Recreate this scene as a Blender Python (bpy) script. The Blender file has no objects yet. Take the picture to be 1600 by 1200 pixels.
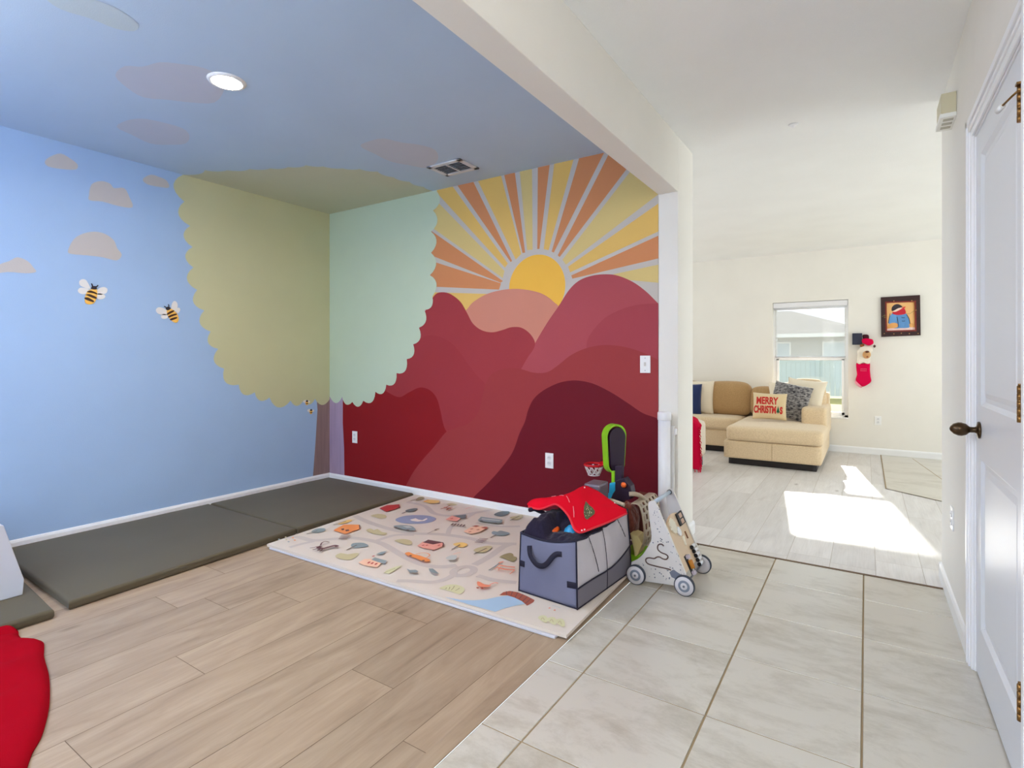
import bpy, bmesh, math, random
import numpy as np
from mathutils import Vector, Matrix, noise
random.seed(7)
SC = bpy.context.scene
COL = SC.collection
# ------------------------------------------------------------------ camera
F_PX, HZ, CX, CAM_H = 845.0, 560.0, 800.0, 1.24
YAW = math.atan((1353 - 800) / F_PX)
cd = bpy.data.cameras.new('camera'); cam = bpy.data.objects.new('camera', cd); COL.objects.link(cam)
cam.location = (0, 0, CAM_H); cam.rotation_euler = (math.pi / 2, 0, YAW)
cd.sensor_width = 36; cd.lens = F_PX * 36 / 1600; cd.shift_y = -40 / 1600; cd.clip_start = 0.02
SC.camera = cam
RV = np.array([math.cos(YAW), math.sin(YAW), 0]); FV = np.array([-math.sin(YAW), math.cos(YAW), 0]); UV = np.array([0, 0, 1])
def ray(px, py): return RV * (px - CX) / F_PX + UV * (HZ - py) / F_PX + FV
def PZ(px, py, z=0.0):
    r = ray(px, py); t = (z - CAM_H) / r[2]; return Vector((r[0] * t, r[1] * t, z))
def PX(px, py, X):
    r = ray(px, py); t = X / r[0]; return Vector((X, r[1] * t, r[2] * t + CAM_H))
def PY(px, py, Y):
    r = ray(px, py); t = Y / r[1]; return Vector((r[0] * t, Y, r[2] * t + CAM_H))
# ------------------------------------------------------------------ world, sun, daylight, added fill lights
W = bpy.data.worlds.new('sky'); SC.world = W; W.use_nodes = True
bg = W.node_tree.nodes['Background']; bg.inputs[0].default_value = (0.80, 0.90, 1.0, 1); bg.inputs[1].default_value = 1.15
def lamp(name, kind, loc, energy, color=(1, 1, 1), rot=(0, 0, 0), size=1, size_y=None, **kw):
    l = bpy.data.lights.new(name, kind); l.energy = energy; l.color = color
    if kind == 'AREA':
        l.size = size
        if size_y: l.shape = 'RECTANGLE'; l.size_y = size_y
    for k, v in kw.items(): setattr(l, k, v)
    o = bpy.data.objects.new(name, l); COL.objects.link(o); o.location = loc; o.rotation_euler = rot
    return o
H = math.pi / 2
sun = lamp('sun', 'SUN', (0, 20, 15), 7.0, (1.0, 0.96, 0.90), angle=math.radians(0.9))
sun.rotation_euler = Vector((0.15, -1.0, -0.464)).to_track_quat('-Z', 'Y').to_euler()
DAY = (0.84, 0.92, 1.0)
lamp('entry_fill_light', 'POINT', (-0.34, -0.75, 2.35), 28, (1.0, 0.95, 0.88), shadow_soft_size=0.16)  # added fill point light behind the camera, without a fixture
lamp('nook_fill_light', 'POINT', (-2.85, -0.25, 2.2), 22, (1.0, 0.93, 0.84), shadow_soft_size=0.16)  # added fill to lift the upper nook walls, no lamp body
lamp('daylight_nook_window', 'AREA', (-3.0, -0.72, 1.45), 180, (0.85, 0.92, 1.0), (H + .42, 0, math.pi), 2.2, 1.4)
lamp('daylight_entry', 'AREA', (-0.35, -1.72, 1.3), 98, (0.80, 0.89, 1.0), (H + .3, 0, math.pi), 0.9, 1.9)
lamp('living_fill_far_left', 'AREA', (-4.2, 8.34, 1.25), 46, DAY, (-H, 0, math.pi), 1.2, 1.6)  # added living room fill at an assumed, unseen window
lamp('living_fill_far_right', 'AREA', (2.7, 8.34, 1.1), 82, DAY, (-H, 0, math.pi), 2.2, 2.0)  # added living room fill at an invented opening out of view
lamp('living_fill_east', 'AREA', (4.72, 5.4, 1.4), 50, DAY, (0, H, 0), 1.6, 2.4)  # added unseen fill, the east wall has no window
lamp('living_fill_west', 'AREA', (-6.5, 6.0, 1.4), 42, DAY, (0, -H, 0), 1.5, 2.4)  # added unseen fill, the west wall has no window
SC.view_settings.view_transform = 'Standard'; SC.view_settings.look = 'None'
SC.view_settings.exposure = 0.62; SC.view_settings.gamma = 1.0; SC.view_settings.use_curve_mapping = False
try:
    SC.cycles.use_denoising = True; SC.cycles.max_bounces = 10; SC.cycles.diffuse_bounces = 6; SC.cycles.transparent_max_bounces = 12
    SC.cycles.sample_clamp_indirect = 6
except Exception: pass
# ------------------------------------------------------------------ materials
def lin(c):
    return tuple(((v / 255) / 12.92 if v / 255 <= 0.04045 else ((v / 255 + 0.055) / 1.055) ** 2.4) for v in c) + (1,)
MATS = {}
def mat(name, rgb, rough=0.6, spec=0.4, bump=0, bscale=60, var=0, vscale=8, metal=0, emit=None, es=0, sheen=0, stretch=None, rgb2=None):
    if name in MATS: return MATS[name]
    m = bpy.data.materials.new(name); m.use_nodes = True; nt = m.node_tree; N = nt.nodes; L = nt.links
    b = N['Principled BSDF']; b.inputs['Base Color'].default_value = lin(rgb); b.inputs['Roughness'].default_value = rough
    b.inputs['Specular IOR Level'].default_value = spec; b.inputs['Metallic'].default_value = metal
    if sheen: b.inputs['Sheen Weight'].default_value = sheen
    if emit: b.inputs['Emission Color'].default_value = lin(emit); b.inputs['Emission Strength'].default_value = es
    tc = N.new('ShaderNodeTexCoord'); src = tc.outputs['Object']
    if stretch:
        mp = N.new('ShaderNodeMapping'); mp.inputs['Scale'].default_value = stretch; L.new(src, mp.inputs['Vector']); src = mp.outputs[0]
    if var or rgb2:
        n = N.new('ShaderNodeTexNoise'); n.inputs['Scale'].default_value = vscale; n.inputs['Detail'].default_value = 5
        L.new(src, n.inputs['Vector'])
        r = N.new('ShaderNodeValToRGB'); L.new(n.outputs['Fac'], r.inputs[0])
        c = lin(rgb); c2 = lin(rgb2) if rgb2 else tuple(max(0, x * (1 - var)) for x in c[:3]) + (1,)
        r.color_ramp.elements[0].position = 0.35; r.color_ramp.elements[1].position = 0.65
        r.color_ramp.elements[0].color = c2; r.color_ramp.elements[1].color = c
        L.new(r.outputs[0], b.inputs['Base Color'])
    if bump:
        n = N.new('ShaderNodeTexNoise'); n.inputs['Scale'].default_value = bscale; n.inputs['Detail'].default_value = 3
        L.new(src, n.inputs['Vector'])
        bu = N.new('ShaderNodeBump'); bu.inputs['Strength'].default_value = bump; bu.inputs['Distance'].default_value = 0.01
        L.new(n.outputs['Fac'], bu.inputs['Height']); L.new(bu.outputs[0], b.inputs['Normal'])
    MATS[name] = m
    return m
def paint(name, rgb, **k): return mat(name, rgb, rough=k.pop('rough', 0.6), spec=0.2, bump=k.pop('bump', 0.08), bscale=180, var=k.pop('var', 0.03), vscale=2.5, **k)
WHITE = paint('wall paint warm white', (236, 233, 226))
CEIL = paint('ceiling paint white', (240, 241, 241), bump=0.25)
TRIM = mat('trim gloss white', (240, 241, 243), 0.3, 0.5)
PLATE = mat('switch plate white', (240, 240, 240), 0.3, 0.5)
BLACK = mat('black matte', (22, 20, 24), 0.6)
NAVY = mat('navy strap', (30, 28, 48), 0.8)
def glass_mat():
    m = bpy.data.materials.new('window glass'); m.use_nodes = True; nt = m.node_tree; nt.nodes.clear()
    o = nt.nodes.new('ShaderNodeOutputMaterial'); mx = nt.nodes.new('ShaderNodeMixShader'); t = nt.nodes.new('ShaderNodeBsdfTransparent'); g = nt.nodes.new('ShaderNodeBsdfGlossy')
    g.inputs['Roughness'].default_value = 0.02; mx.inputs[0].default_value = 0.07; t.inputs[0].default_value = (0.97, 0.99, 0.98, 1)
    nt.links.new(t.outputs[0], mx.inputs[1]); nt.links.new(g.outputs[0], mx.inputs[2]); nt.links.new(mx.outputs[0], o.inputs[0]); return m
GLASS = glass_mat()
def shade_mat():
    m = bpy.data.materials.new('sheer screen shade'); m.use_nodes = True; nt = m.node_tree; nt.nodes.clear()
    o = nt.nodes.new('ShaderNodeOutputMaterial'); mx = nt.nodes.new('ShaderNodeMixShader'); t = nt.nodes.new('ShaderNodeBsdfTransparent')
    a = nt.nodes.new('ShaderNodeAddShader'); d = nt.nodes.new('ShaderNodeBsdfDiffuse'); r = nt.nodes.new('ShaderNodeBsdfTranslucent')
    d.inputs[0].default_value = (.40, .40, .40, 1); r.inputs[0].default_value = (.12, .12, .125, 1); mx.inputs[0].default_value = 0.42
    nt.links.new(d.outputs[0], a.inputs[0]); nt.links.new(r.outputs[0], a.inputs[1])
    nt.links.new(t.outputs[0], mx.inputs[1]); nt.links.new(a.outputs[0], mx.inputs[2]); nt.links.new(mx.outputs[0], o.inputs[0]); return m
# ------------------------------------------------------------------ mesh helpers
ORG = {}
class MB:
    def __init__(s): s.v = []; s.f = []; s.m = []; s.sm = []; s.attr = []
    def face(s, idx, mi=0, smooth=False, a=0.0): s.f.append(idx); s.m.append(mi); s.sm.append(smooth); s.attr.append(a)
    def poly(s, pts, mi=0, a=0.0):
        b = len(s.v); s.v += [tuple(p) for p in pts]; s.face(tuple(range(b, b + len(pts))), mi, False, a)
    def quadgrid(s, fn, nu, nv, mi=0, smooth=True, wrapu=False, a=0.0, skip=None):
        b = len(s.v)
        cu = nu if wrapu else nu + 1
        for i in range(cu):
            for j in range(nv + 1): s.v.append(tuple(fn(i / nu, j / nv)))
        for i in range(nu):
            for j in range(nv):
                if skip and skip(i, j): continue
                i2 = (i + 1) % cu
                s.face((b + i * (nv + 1) + j, b + i2 * (nv + 1) + j, b + i2 * (nv + 1) + j + 1, b + i * (nv + 1) + j + 1), mi, smooth, a)
    def box(s, lo, hi, mi=0, M=None, a=0.0):
        x0, y0, z0 = lo; x1, y1, z1 = hi
        P = [Vector(p) for p in ((x0,y0,z0),(x1,y0,z0),(x1,y1,z0),(x0,y1,z0),(x0,y0,z1),(x1,y0,z1),(x1,y1,z1),(x0,y1,z1))]
        if M: P = [M @ p for p in P]
        b = len(s.v); s.v += [tuple(p) for p in P]
        for q in ((0,3,2,1),(4,5,6,7),(0,1,5,4),(1,2,6,5),(2,3,7,6),(3,0,4,7)): s.face(tuple(b + k for k in q), mi, False, a)
    def prism(s, pts, d, mi=0, M=None):
        d = Vector(d); n = len(pts); b = len(s.v)
        A = [Vector(p) for p in pts]; B = [p + d for p in A]
        if M: A = [M @ p for p in A]; B = [M @ p for p in B]
        s.v += [tuple(p) for p in A + B]
        s.face(tuple(range(b, b + n)), mi); s.face(tuple(range(b + 2 * n - 1, b + n - 1, -1)), mi)
        for i in range(n):
            j = (i + 1) % n; s.face((b + i, b + n + i, b + n + j, b + j), mi)
    def tube(s, pts, r, n=12, mi=0, cap=True, smooth=True):
        P = [Vector(p) for p in pts]; R = r if isinstance(r, (list, tuple)) else [r] * len(P)
        b = len(s.v); up = Vector((0, 0, 1)); T0 = (P[1] - P[0]).normalized()
        side = T0.cross(up); side = side.normalized() if side.length > 1e-3 else Vector((1, 0, 0))
        for i, p in enumerate(P):
            T = ((P[min(i + 1, len(P) - 1)] - P[max(i - 1, 0)])).normalized()
            side = (side - T * side.dot(T)).normalized(); w = T.cross(side)
            for k in range(n):
                a = 2 * math.pi * k / n; s.v.append(tuple(p + (side * math.cos(a) + w * math.sin(a)) * R[i]))
        for i in range(len(P) - 1):
            for k in range(n):
                k2 = (k + 1) % n; s.face((b + i * n + k, b + i * n + k2, b + (i + 1) * n + k2, b + (i + 1) * n + k), mi, smooth)
        if cap:
            s.face(tuple(b + k for k in range(n - 1, -1, -1)), mi); e = b + (len(P) - 1) * n; s.face(tuple(e + k for k in range(n)), mi)
    def lathe(s, prof, n=24, mi=0, M=None, smooth=True):   # prof: (r, h) about local z
        b = len(s.v); M = M or Matrix()
        for r, h in prof:
            for k in range(n):
                a = 2 * math.pi * k / n; s.v.append(tuple(M @ Vector((r * math.cos(a), r * math.sin(a), h))))
        for i in range(len(prof) - 1):
            for k in range(n):
                k2 = (k + 1) % n; s.face((b + i * n + k, b + i * n + k2, b + (i + 1) * n + k2, b + (i + 1) * n + k), mi, smooth)
        s.face(tuple(b + k for k in range(n - 1, -1, -1)), mi); e = b + (len(prof) - 1) * n; s.face(tuple(e + k for k in range(n)), mi)
    def build(s, name, mats, parent=None, bevel=0, seg=2, subsurf=0, solid=0, world=True, merge=False):
        me = bpy.data.meshes.new(name); o = bpy.data.objects.new(name, me); COL.objects.link(o)
        off = Vector((0, 0, 0))
        if parent is not None:
            o.parent = parent
            if world: off = Vector(ORG.get(parent.name, (0, 0, 0)))
        ORG[o.name] = tuple(off)
        me.from_pydata([tuple(Vector(v) - off) for v in s.v], [], s.f)
        for m in (mats if isinstance(mats, (list, tuple)) else [mats]): me.materials.append(m)
        me.polygons.foreach_set('material_index', s.m); me.polygons.foreach_set('use_smooth', s.sm)
        if any(s.attr):
            at = me.attributes.new('rnd', 'FLOAT', 'FACE'); at.data.foreach_set('value', s.attr)
        me.update()
        if merge:
            bm = bmesh.new(); bm.from_mesh(me); bmesh.ops.remove_doubles(bm, verts=bm.verts, dist=1e-5); bmesh.ops.recalc_face_normals(bm, faces=bm.faces); bm.to_mesh(me); bm.free()
        if solid: d = o.modifiers.new('s', 'SOLIDIFY'); d.thickness = solid; d.offset = 0
        if bevel: d = o.modifiers.new('b', 'BEVEL'); d.width = bevel; d.segments = seg; d.limit_method = 'ANGLE'; d.angle_limit = math.radians(40)
        if subsurf: d = o.modifiers.new('u', 'SUBSURF'); d.levels = subsurf; d.render_levels = subsurf
        return o
def thing(name, label, cat, loc, group=None):
    o = bpy.data.objects.new(name, None); COL.objects.link(o); o.location = loc; o.empty_display_size = 0.05
    ORG[o.name] = tuple(loc); return tag(o, label, cat, group)
def tag(o, label, cat, group=None):
    o['label'] = label; o['category'] = cat
    if group: o['group'] = group
    return o
def struct(o, label=None):
    o['kind'] = 'structure'
    if label: o['label'] = label
    return o
def smooth(pts, n=5, closed=True):
    out = []; L = len(pts)
    rng = range(L) if closed else range(L - 1)
    g = lambda i: pts[i % L] if closed else pts[max(0, min(L - 1, i))]
    for i in rng:
        p0, p1, p2, p3 = g(i - 1), g(i), g(i + 1), g(i + 2)
        for k in range(n):
            t = k / n
            out.append(tuple(0.5 * ((2 * p1[c]) + (-p0[c] + p2[c]) * t + (2 * p0[c] - 5 * p1[c] + 4 * p2[c] - p3[c]) * t * t + (-p0[c] + 3 * p1[c] - 3 * p2[c] + p3[c]) * t ** 3) for c in range(len(p1))))
    if not closed: out.append(tuple(pts[-1]))
    return out
def clip(poly, u0, u1, v0, v1):       # clip a 2D polygon to a rectangle
    def cut(P, f, inter):
        out = []
        for i in range(len(P)):
            a, b = P[i - 1], P[i]; fa, fb = f(a), f(b)
            if fa != fb: out.append(inter(a, b))
            if fb: out.append(b)
        return out
    def ix(c): return lambda a, b: (c, a[1] + (b[1] - a[1]) * (c - a[0]) / (b[0] - a[0]))
    def iy(c): return lambda a, b: (a[0] + (b[0] - a[0]) * (c - a[1]) / (b[1] - a[1]), c)
    for f, i in ((lambda p: p[0] >= u0, ix(u0)), (lambda p: p[0] <= u1, ix(u1)), (lambda p: p[1] >= v0, iy(v0)), (lambda p: p[1] <= v1, iy(v1))):
        if len(poly) < 3: return []
        poly = cut(poly, f, i)
    return poly
def clipq(poly, Q):           # clip to a convex counter-clockwise outline
    for i in range(len(Q)):
        a, b = Q[i], Q[(i + 1) % len(Q)]; f = lambda p: (b[0] - a[0]) * (p[1] - a[1]) - (b[1] - a[1]) * (p[0] - a[0])
        out = []
        for k in range(len(poly)):
            p, q = poly[k - 1], poly[k]; fp, fq = f(p), f(q)
            if (fp >= 0) != (fq >= 0): t = fp / (fp - fq); out.append((p[0] + (q[0] - p[0]) * t, p[1] + (q[1] - p[1]) * t))
            if fq >= 0: out.append(q)
        poly = out
        if len(poly) < 3: return []
    return poly
class Layers:      # painted regions in thin coats on one surface: plane 'x','y','z' at c, coats grow towards sgn
    def __init__(s, mb, plane, c, sgn, rect=None, step=0.00025):
        s.mb = mb; s.plane = plane; s.c = c; s.sgn = sgn; s.n = 0; s.rect = rect; s.step = step; s.mats = []
    def mi(s, m):
        if m not in s.mats: s.mats.append(m)
        return s.mats.index(m)
    def uv(s, px, py):
        if s.plane == 'x': p = PX(px, py, s.c); return (p.y, p.z)
        if s.plane == 'y': p = PY(px, py, s.c); return (p.x, p.z)
        p = PZ(px, py, s.c); return (p.x, p.y)
    def p3(s, u, v):
        c = s.c + s.sgn * s.n * s.step
        return {'x': (c, u, v), 'y': (u, c, v), 'z': (u, v, c)}[s.plane]
    def add(s, uvs, m, same=False):
        if not same: s.n += 1
        if s.rect: uvs = clip(list(uvs), *s.rect)
        if getattr(s, 'quad', None): uvs = clipq(list(uvs), s.quad)
        if len(uvs) < 3: return
        pts = [s.p3(*q) for q in uvs]
        nrm = Vector((0, 0, 0))
        for i in range(len(pts)):
            nrm += Vector(pts[i - 1]).cross(Vector(pts[i]))
        k = {'x': 0, 'y': 1, 'z': 2}[s.plane]
        if nrm[k] * s.sgn < 0: pts.reverse()
        s.mb.poly(pts, s.mi(m))
    def px(s, pts, m, sm=0, same=False):
        if sm: pts = smooth(pts, sm)
        s.add([s.uv(*p) for p in pts], m, same)
    def line(s, uvs, w, m, same=False):       # a painted stroke of width w (surface units)
        if not same: s.n += 1
        L = []; R = []
        for i, p in enumerate(uvs):
            a = Vector(uvs[max(i - 1, 0)]); b = Vector(uvs[min(i + 1, len(uvs) - 1)]); d = (b - a)
            d = d.normalized() if d.length > 0 else Vector((1, 0)); n = Vector((-d.y, d.x)) * w / 2
            L.append(tuple(Vector(p) + n)); R.append(tuple(Vector(p) - n))
        for i in range(len(uvs) - 1):
            s.add([L[i], L[i + 1], R[i + 1], R[i]], m, True)
def scallop(cusps, amp=0.35, n=7, flip=1):
    out = []
    for i in range(len(cusps) - 1):
        a = Vector(cusps[i]); b = Vector(cusps[i + 1]); d = b - a; nrm = Vector((d.y, -d.x)) * flip
        for k in range(n):
            t = k / n; out.append(tuple(a + d * t + nrm * amp * math.sin(math.pi * t) ** 0.8))
    out.append(tuple(cusps[-1])); return out
# ------------------------------------------------------------------ dimensions
ZC = 2.70; XL = -4.54; YB = 3.57; XH0, XH1 = -1.164, -1.032; ZH = 2.336; XR = 0.36; YF = 8.40
YN = -0.75; YE = -1.75; XW, XE = -6.55, 4.75
WIN = (-1.10, -0.195, 0.44, 2.02)
# ------------------------------------------------------------------ floors
def wood_mat(nm='oak plank', dk=(138, 117, 98), md=(164, 141, 118), lt=(179, 157, 133)):
    m = bpy.data.materials.new(nm); m.use_nodes = True; nt = m.node_tree; N = nt.nodes; L = nt.links; b = N['Principled BSDF']
    at = N.new('ShaderNodeAttribute'); at.attribute_name = 'rnd'
    tc = N.new('ShaderNodeTexCoord'); cm = N.new('ShaderNodeCombineXYZ')
    mul = N.new('ShaderNodeMath'); mul.operation = 'MULTIPLY'; mul.inputs[1].default_value = 37
    L.new(at.outputs['Fac'], mul.inputs[0]); L.new(mul.outputs[0], cm.inputs['X']); L.new(mul.outputs[0], cm.inputs['Y'])
    ad = N.new('ShaderNodeVectorMath'); ad.operation = 'ADD'; L.new(tc.outputs['Object'], ad.inputs[0]); L.new(cm.outputs[0], ad.inputs[1])
    mp = N.new('ShaderNodeMapping'); mp.inputs['Scale'].default_value = (6.5, 1.1, 1); L.new(ad.outputs[0], mp.inputs['Vector'])
    n1 = N.new('ShaderNodeTexNoise'); n1.inputs['Scale'].default_value = 1.6; n1.inputs['Detail'].default_value = 7; n1.inputs['Roughness'].default_value = 0.62; n1.inputs['Distortion'].default_value = 0.9
    L.new(mp.outputs[0], n1.inputs['Vector'])
    mp2 = N.new('ShaderNodeMapping'); mp2.inputs['Scale'].default_value = (60, 2.2, 1); L.new(ad.outputs[0], mp2.inputs['Vector'])
    n2 = N.new('ShaderNodeTexNoise'); n2.inputs['Scale'].default_value = 2; n2.inputs['Detail'].default_value = 4; L.new(mp2.outputs[0], n2.inputs['Vector'])
    r = N.new('ShaderNodeValToRGB'); L.new(n1.outputs['Fac'], r.inputs[0])
    e = r.color_ramp.elements; e[0].position = 0.24; e[0].color = lin(dk); e[1].position = 0.66; e[1].color = lin(lt)
    x = e.new(0.42); x.color = lin(md)
    mx = N.new('ShaderNodeMixRGB'); mx.blend_type = 'MULTIPLY'; mx.inputs[0].default_value = 0.20; L.new(r.outputs[0], mx.inputs[1]); L.new(n2.outputs['Fac'], mx.inputs[2])
    hs = N.new('ShaderNodeHueSaturation'); ma = N.new('ShaderNodeMapRange'); ma.inputs[3].default_value = 0.96; ma.inputs[4].default_value = 1.14
    L.new(at.outputs['Fac'], ma.inputs[0]); L.new(ma.outputs[0], hs.inputs['Value']); L.new(mx.outputs[0], hs.inputs['Color'])
    L.new(hs.outputs[0], b.inputs['Base Color']); b.inputs['Roughness'].default_value = 0.42; b.inputs['Specular IOR Level'].default_value = 0.4
    # knots
    v = N.new('ShaderNodeTexVoronoi'); mp3 = N.new('ShaderNodeMapping'); mp3.inputs['Scale'].default_value = (2.6, 1.0, 1); L.new(ad.outputs[0], mp3.inputs['Vector']); L.new(mp3.outputs[0], v.inputs['Vector']); v.inputs['Scale'].default_value = 1.3
    kr = N.new('ShaderNodeValToRGB'); kr.color_ramp.elements[0].position = 0.02; kr.color_ramp.elements[0].color = (0.35, 0.3, 0.27, 1); kr.color_ramp.elements[1].position = 0.075; kr.color_ramp.elements[1].color = (1, 1, 1, 1)
    L.new(v.outputs['Distance'], kr.inputs[0]); mk = N.new('ShaderNodeMixRGB'); mk.blend_type = 'MULTIPLY'; mk.inputs[0].default_value = 0.6
    L.new(hs.outputs[0], mk.inputs[1]); L.new(kr.outputs[0], mk.inputs[2]); L.new(mk.outputs[0], b.inputs['Base Color'])
    return m
def tile_mat():
    m = bpy.data.materials.new('ceramic floor tile'); m.use_nodes = True; nt = m.node_tree; N = nt.nodes; L = nt.links; b = N['Principled BSDF']
    at = N.new('ShaderNodeAttribute'); at.attribute_name = 'rnd'; tc = N.new('ShaderNodeTexCoord')
    mul = N.new('ShaderNodeMath'); mul.operation = 'MULTIPLY'; mul.inputs[1].default_value = 53; L.new(at.outputs['Fac'], mul.inputs[0])
    cm = N.new('ShaderNodeCombineXYZ'); L.new(mul.outputs[0], cm.inputs['X']); L.new(mul.outputs[0], cm.inputs['Z'])
    ad = N.new('ShaderNodeVectorMath'); L.new(tc.outputs['Object'], ad.inputs[0]); L.new(cm.outputs[0], ad.inputs[1])
    mp = N.new('ShaderNodeMapping'); mp.inputs['Scale'].default_value = (1.6, 3.4, 1); mp.inputs['Rotation'].default_value = (0, 0, 0.12); L.new(ad.outputs[0], mp.inputs['Vector'])
    n1 = N.new('ShaderNodeTexNoise'); n1.inputs['Scale'].default_value = 1.3; n1.inputs['Detail'].default_value = 12; n1.inputs['Roughness'].default_value = 0.74; n1.inputs['Distortion'].default_value = 0.25; L.new(mp.outputs[0], n1.inputs['Vector'])
    r = N.new('ShaderNodeValToRGB'); L.new(n1.outputs['Fac'], r.inputs[0]); e = r.color_ramp.elements
    e[0].position = 0.36; e[0].color = lin((178, 171, 157)); e[1].position = 0.52; e[1].color = lin((203, 198, 187))
    L.new(r.outputs[0], b.inputs['Base Color']); b.inputs['Roughness'].default_value = 0.30; b.inputs['Specular IOR Level'].default_value = 0.7; b.inputs['Coat Weight'].default_value = 0.5; b.inputs['Coat Roughness'].default_value = 0.22
    return m
WOOD = wood_mat(); WOOD_SHEEN = wood_mat('sheen tinted oak', (206, 201, 198), (220, 216, 213), (229, 226, 224)); TILE = tile_mat()  # living room planks paled: window sheen put into the wood colour
GROOVE = mat('plank groove', (112, 92, 74), 0.8); GROUT = mat('tan grout', (152, 132, 102), 0.9, bump=0.1)
def planks(name, x0, x1, y0, y1, xref, wdt, joints=None, wm=None, ln=1.22):
    mb = MB(); mb.poly([(x0, y0, -0.0015), (x1, y0, -0.0015), (x1, y1, -0.0015), (x0, y1, -0.0015)], 1)
    k0 = math.floor((x0 - xref) / wdt); k = k0
    rs = random.Random(3)
    while xref + k * wdt < x1:
        a = max(x0, xref + k * wdt); b = min(x1, xref + (k + 1) * wdt)
        j = (joints or {}).get(k, None); j = rs.random() * ln if j is None else j
        s = y0 - ((y0 - j) % ln)
        while s < y1:
            c0, c1 = max(y0, s), min(y1, s + ln); g = 0.0012
            if c1 - c0 > 0.01 and b - a > 0.006:
                mb.poly([(a + g, c0 + g, 0), (b - g, c0 + g, 0), (b - g, c1 - g, 0), (a + g, c1 - g, 0)], 0, 0.02 + rs.random() * 0.97)
            s += ln
        k += 1
    return struct(mb.build(name, [wm or WOOD, GROOVE if wm is None else mat('sheen tinted groove', (186, 176, 164), .8)]))  # groove lightened too where the planks carry painted sheen
J = {-1: 1.455, -2: 1.897, -3: 0.673, -4: 1.117, -5: 1.711, -7: 1.338, -6: 0.25, 0: 0.9}
planks('floor', XL, -1.155, YN, YB + .01, -1.485, 0.2295, J)
planks('floor', XW, XE, 3.70, YF, -1.1, 0.2295, None, WOOD_SHEEN)
mb = MB(); mb.box((-1.155, YN, -0.002), (-1.095, 3.62, 0.004), 0, a=0.3)
struct(mb.build('trim_1', WOOD, bevel=0.002), 'wood transition strip between planks and tile')
def tiles(name, xs, ys, g=0.003, z=0.0):
    mb = MB(); mb.poly([(xs[0], ys[0], z - 0.003), (xs[-1], ys[0], z - 0.003), (xs[-1], ys[-1], z - 0.003), (xs[0], ys[-1], z - 0.003)], 1)
    rs = random.Random(5)
    for i in range(len(xs) - 1):
        for j in range(len(ys) - 1):
            a, b, c, d = xs[i] + g, xs[i + 1] - g, ys[j] + g, ys[j + 1] - g; r = 0.02 + rs.random() * .97; e = 0.0012
            mb.poly([(a + e, c + e, z), (b - e, c + e, z), (b - e, d - e, z), (a + e, d - e, z)], 0, r)
            o = [(a, c, z - .003), (b, c, z - .003), (b, d, z - .003), (a, d, z - .003)]; t = [(a + e, c + e, z), (b - e, c + e, z), (b - e, d - e, z), (a + e, d - e, z)]
            for q in range(4): mb.poly([o[q], o[(q + 1) % 4], t[(q + 1) % 4], t[q]], 0, r)
    return struct(mb.build(name, [TILE, GROUT]))
tiles('floor', [-1.095, -0.934, -0.467, -0.011, 0.447], [1.94 - .4575 * k for k in range(8, 0, -1)] + [1.94, 2.397, 2.855, 3.316, 3.70])
mb = MB(); mb.box((-1.03, 3.692, -0.002), (XR + .1, 3.712, 0.003)); struct(mb.build('trim_2', GROOVE), 'dark threshold line where hall tile meets living room planks')
# kitchen tiles beyond, cut on a diagonal
mb = MB()
K0 = [PZ(1382, 763), PZ(1374, 711)]
kp = [(0.16, 6.25, .004), (3.2, 3.95, .004), (XE, 3.95, .004), (XE, YF, .004), (0.16, YF, .004)]
mb.poly(kp, 0, 0.5)
for a, b in (((.16, 6.25), (.16, YF)), ((.16, 6.25), (3.2, 3.95))):
    A = Vector((*a, .0045)); B = Vector((*b, .0045)); d = (B - A).normalized(); n = Vector((-d.y, d.x, 0)) * .005; mb.poly([A - n, B - n, B + n, A + n], 1)
for (x0, y0, x1, y1) in ((0.48, 8.29, 0.66, 6.95), (0.66, 6.95, .95, 5.65), (.16, 8.0, .16, 8.01)):
    A = Vector((x0, y0, .0045)); B = Vector((x1, y1, .0045)); d = (B - A).normalized(); n = Vector((-d.y, d.x, 0)) * .004; mb.poly([A - n, B - n, B + n, A + n], 1)
struct(mb.build('floor', [TILE, GROUT]))
# ------------------------------------------------------------------ nook walls and mural
BLUE = paint('sky blue wall paint', (164, 192, 228)); BLUEC = paint('sky blue ceiling paint', (186, 206, 228))  # ceiling blue lightened in place of missing upward light
SAGE_L = paint('warm lit sage paint', (202, 200, 160)); SAGE_B = paint('cool lit sage paint', (194, 210, 186)); SAGE_C = paint('ceiling lit sage paint', (200, 200, 176))  # one sage paint; warm and cool light tints put into its colour
CLOUD = paint('beige cloud paint', (196, 190, 188)); CLOUDC = paint('greige cloud ceiling paint', (196, 200, 214)); CLOUDY = paint('pale sage cloud paint', (192, 206, 214))
TRUNK_L = mat('brown trunk paint', (150, 124, 122), .6, var=.18, vscale=4, stretch=(8, 8, .6)); TRUNK_B = mat('mauve trunk paint', (172, 150, 176), .6, var=.15, vscale=4, stretch=(8, 8, .6))
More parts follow.
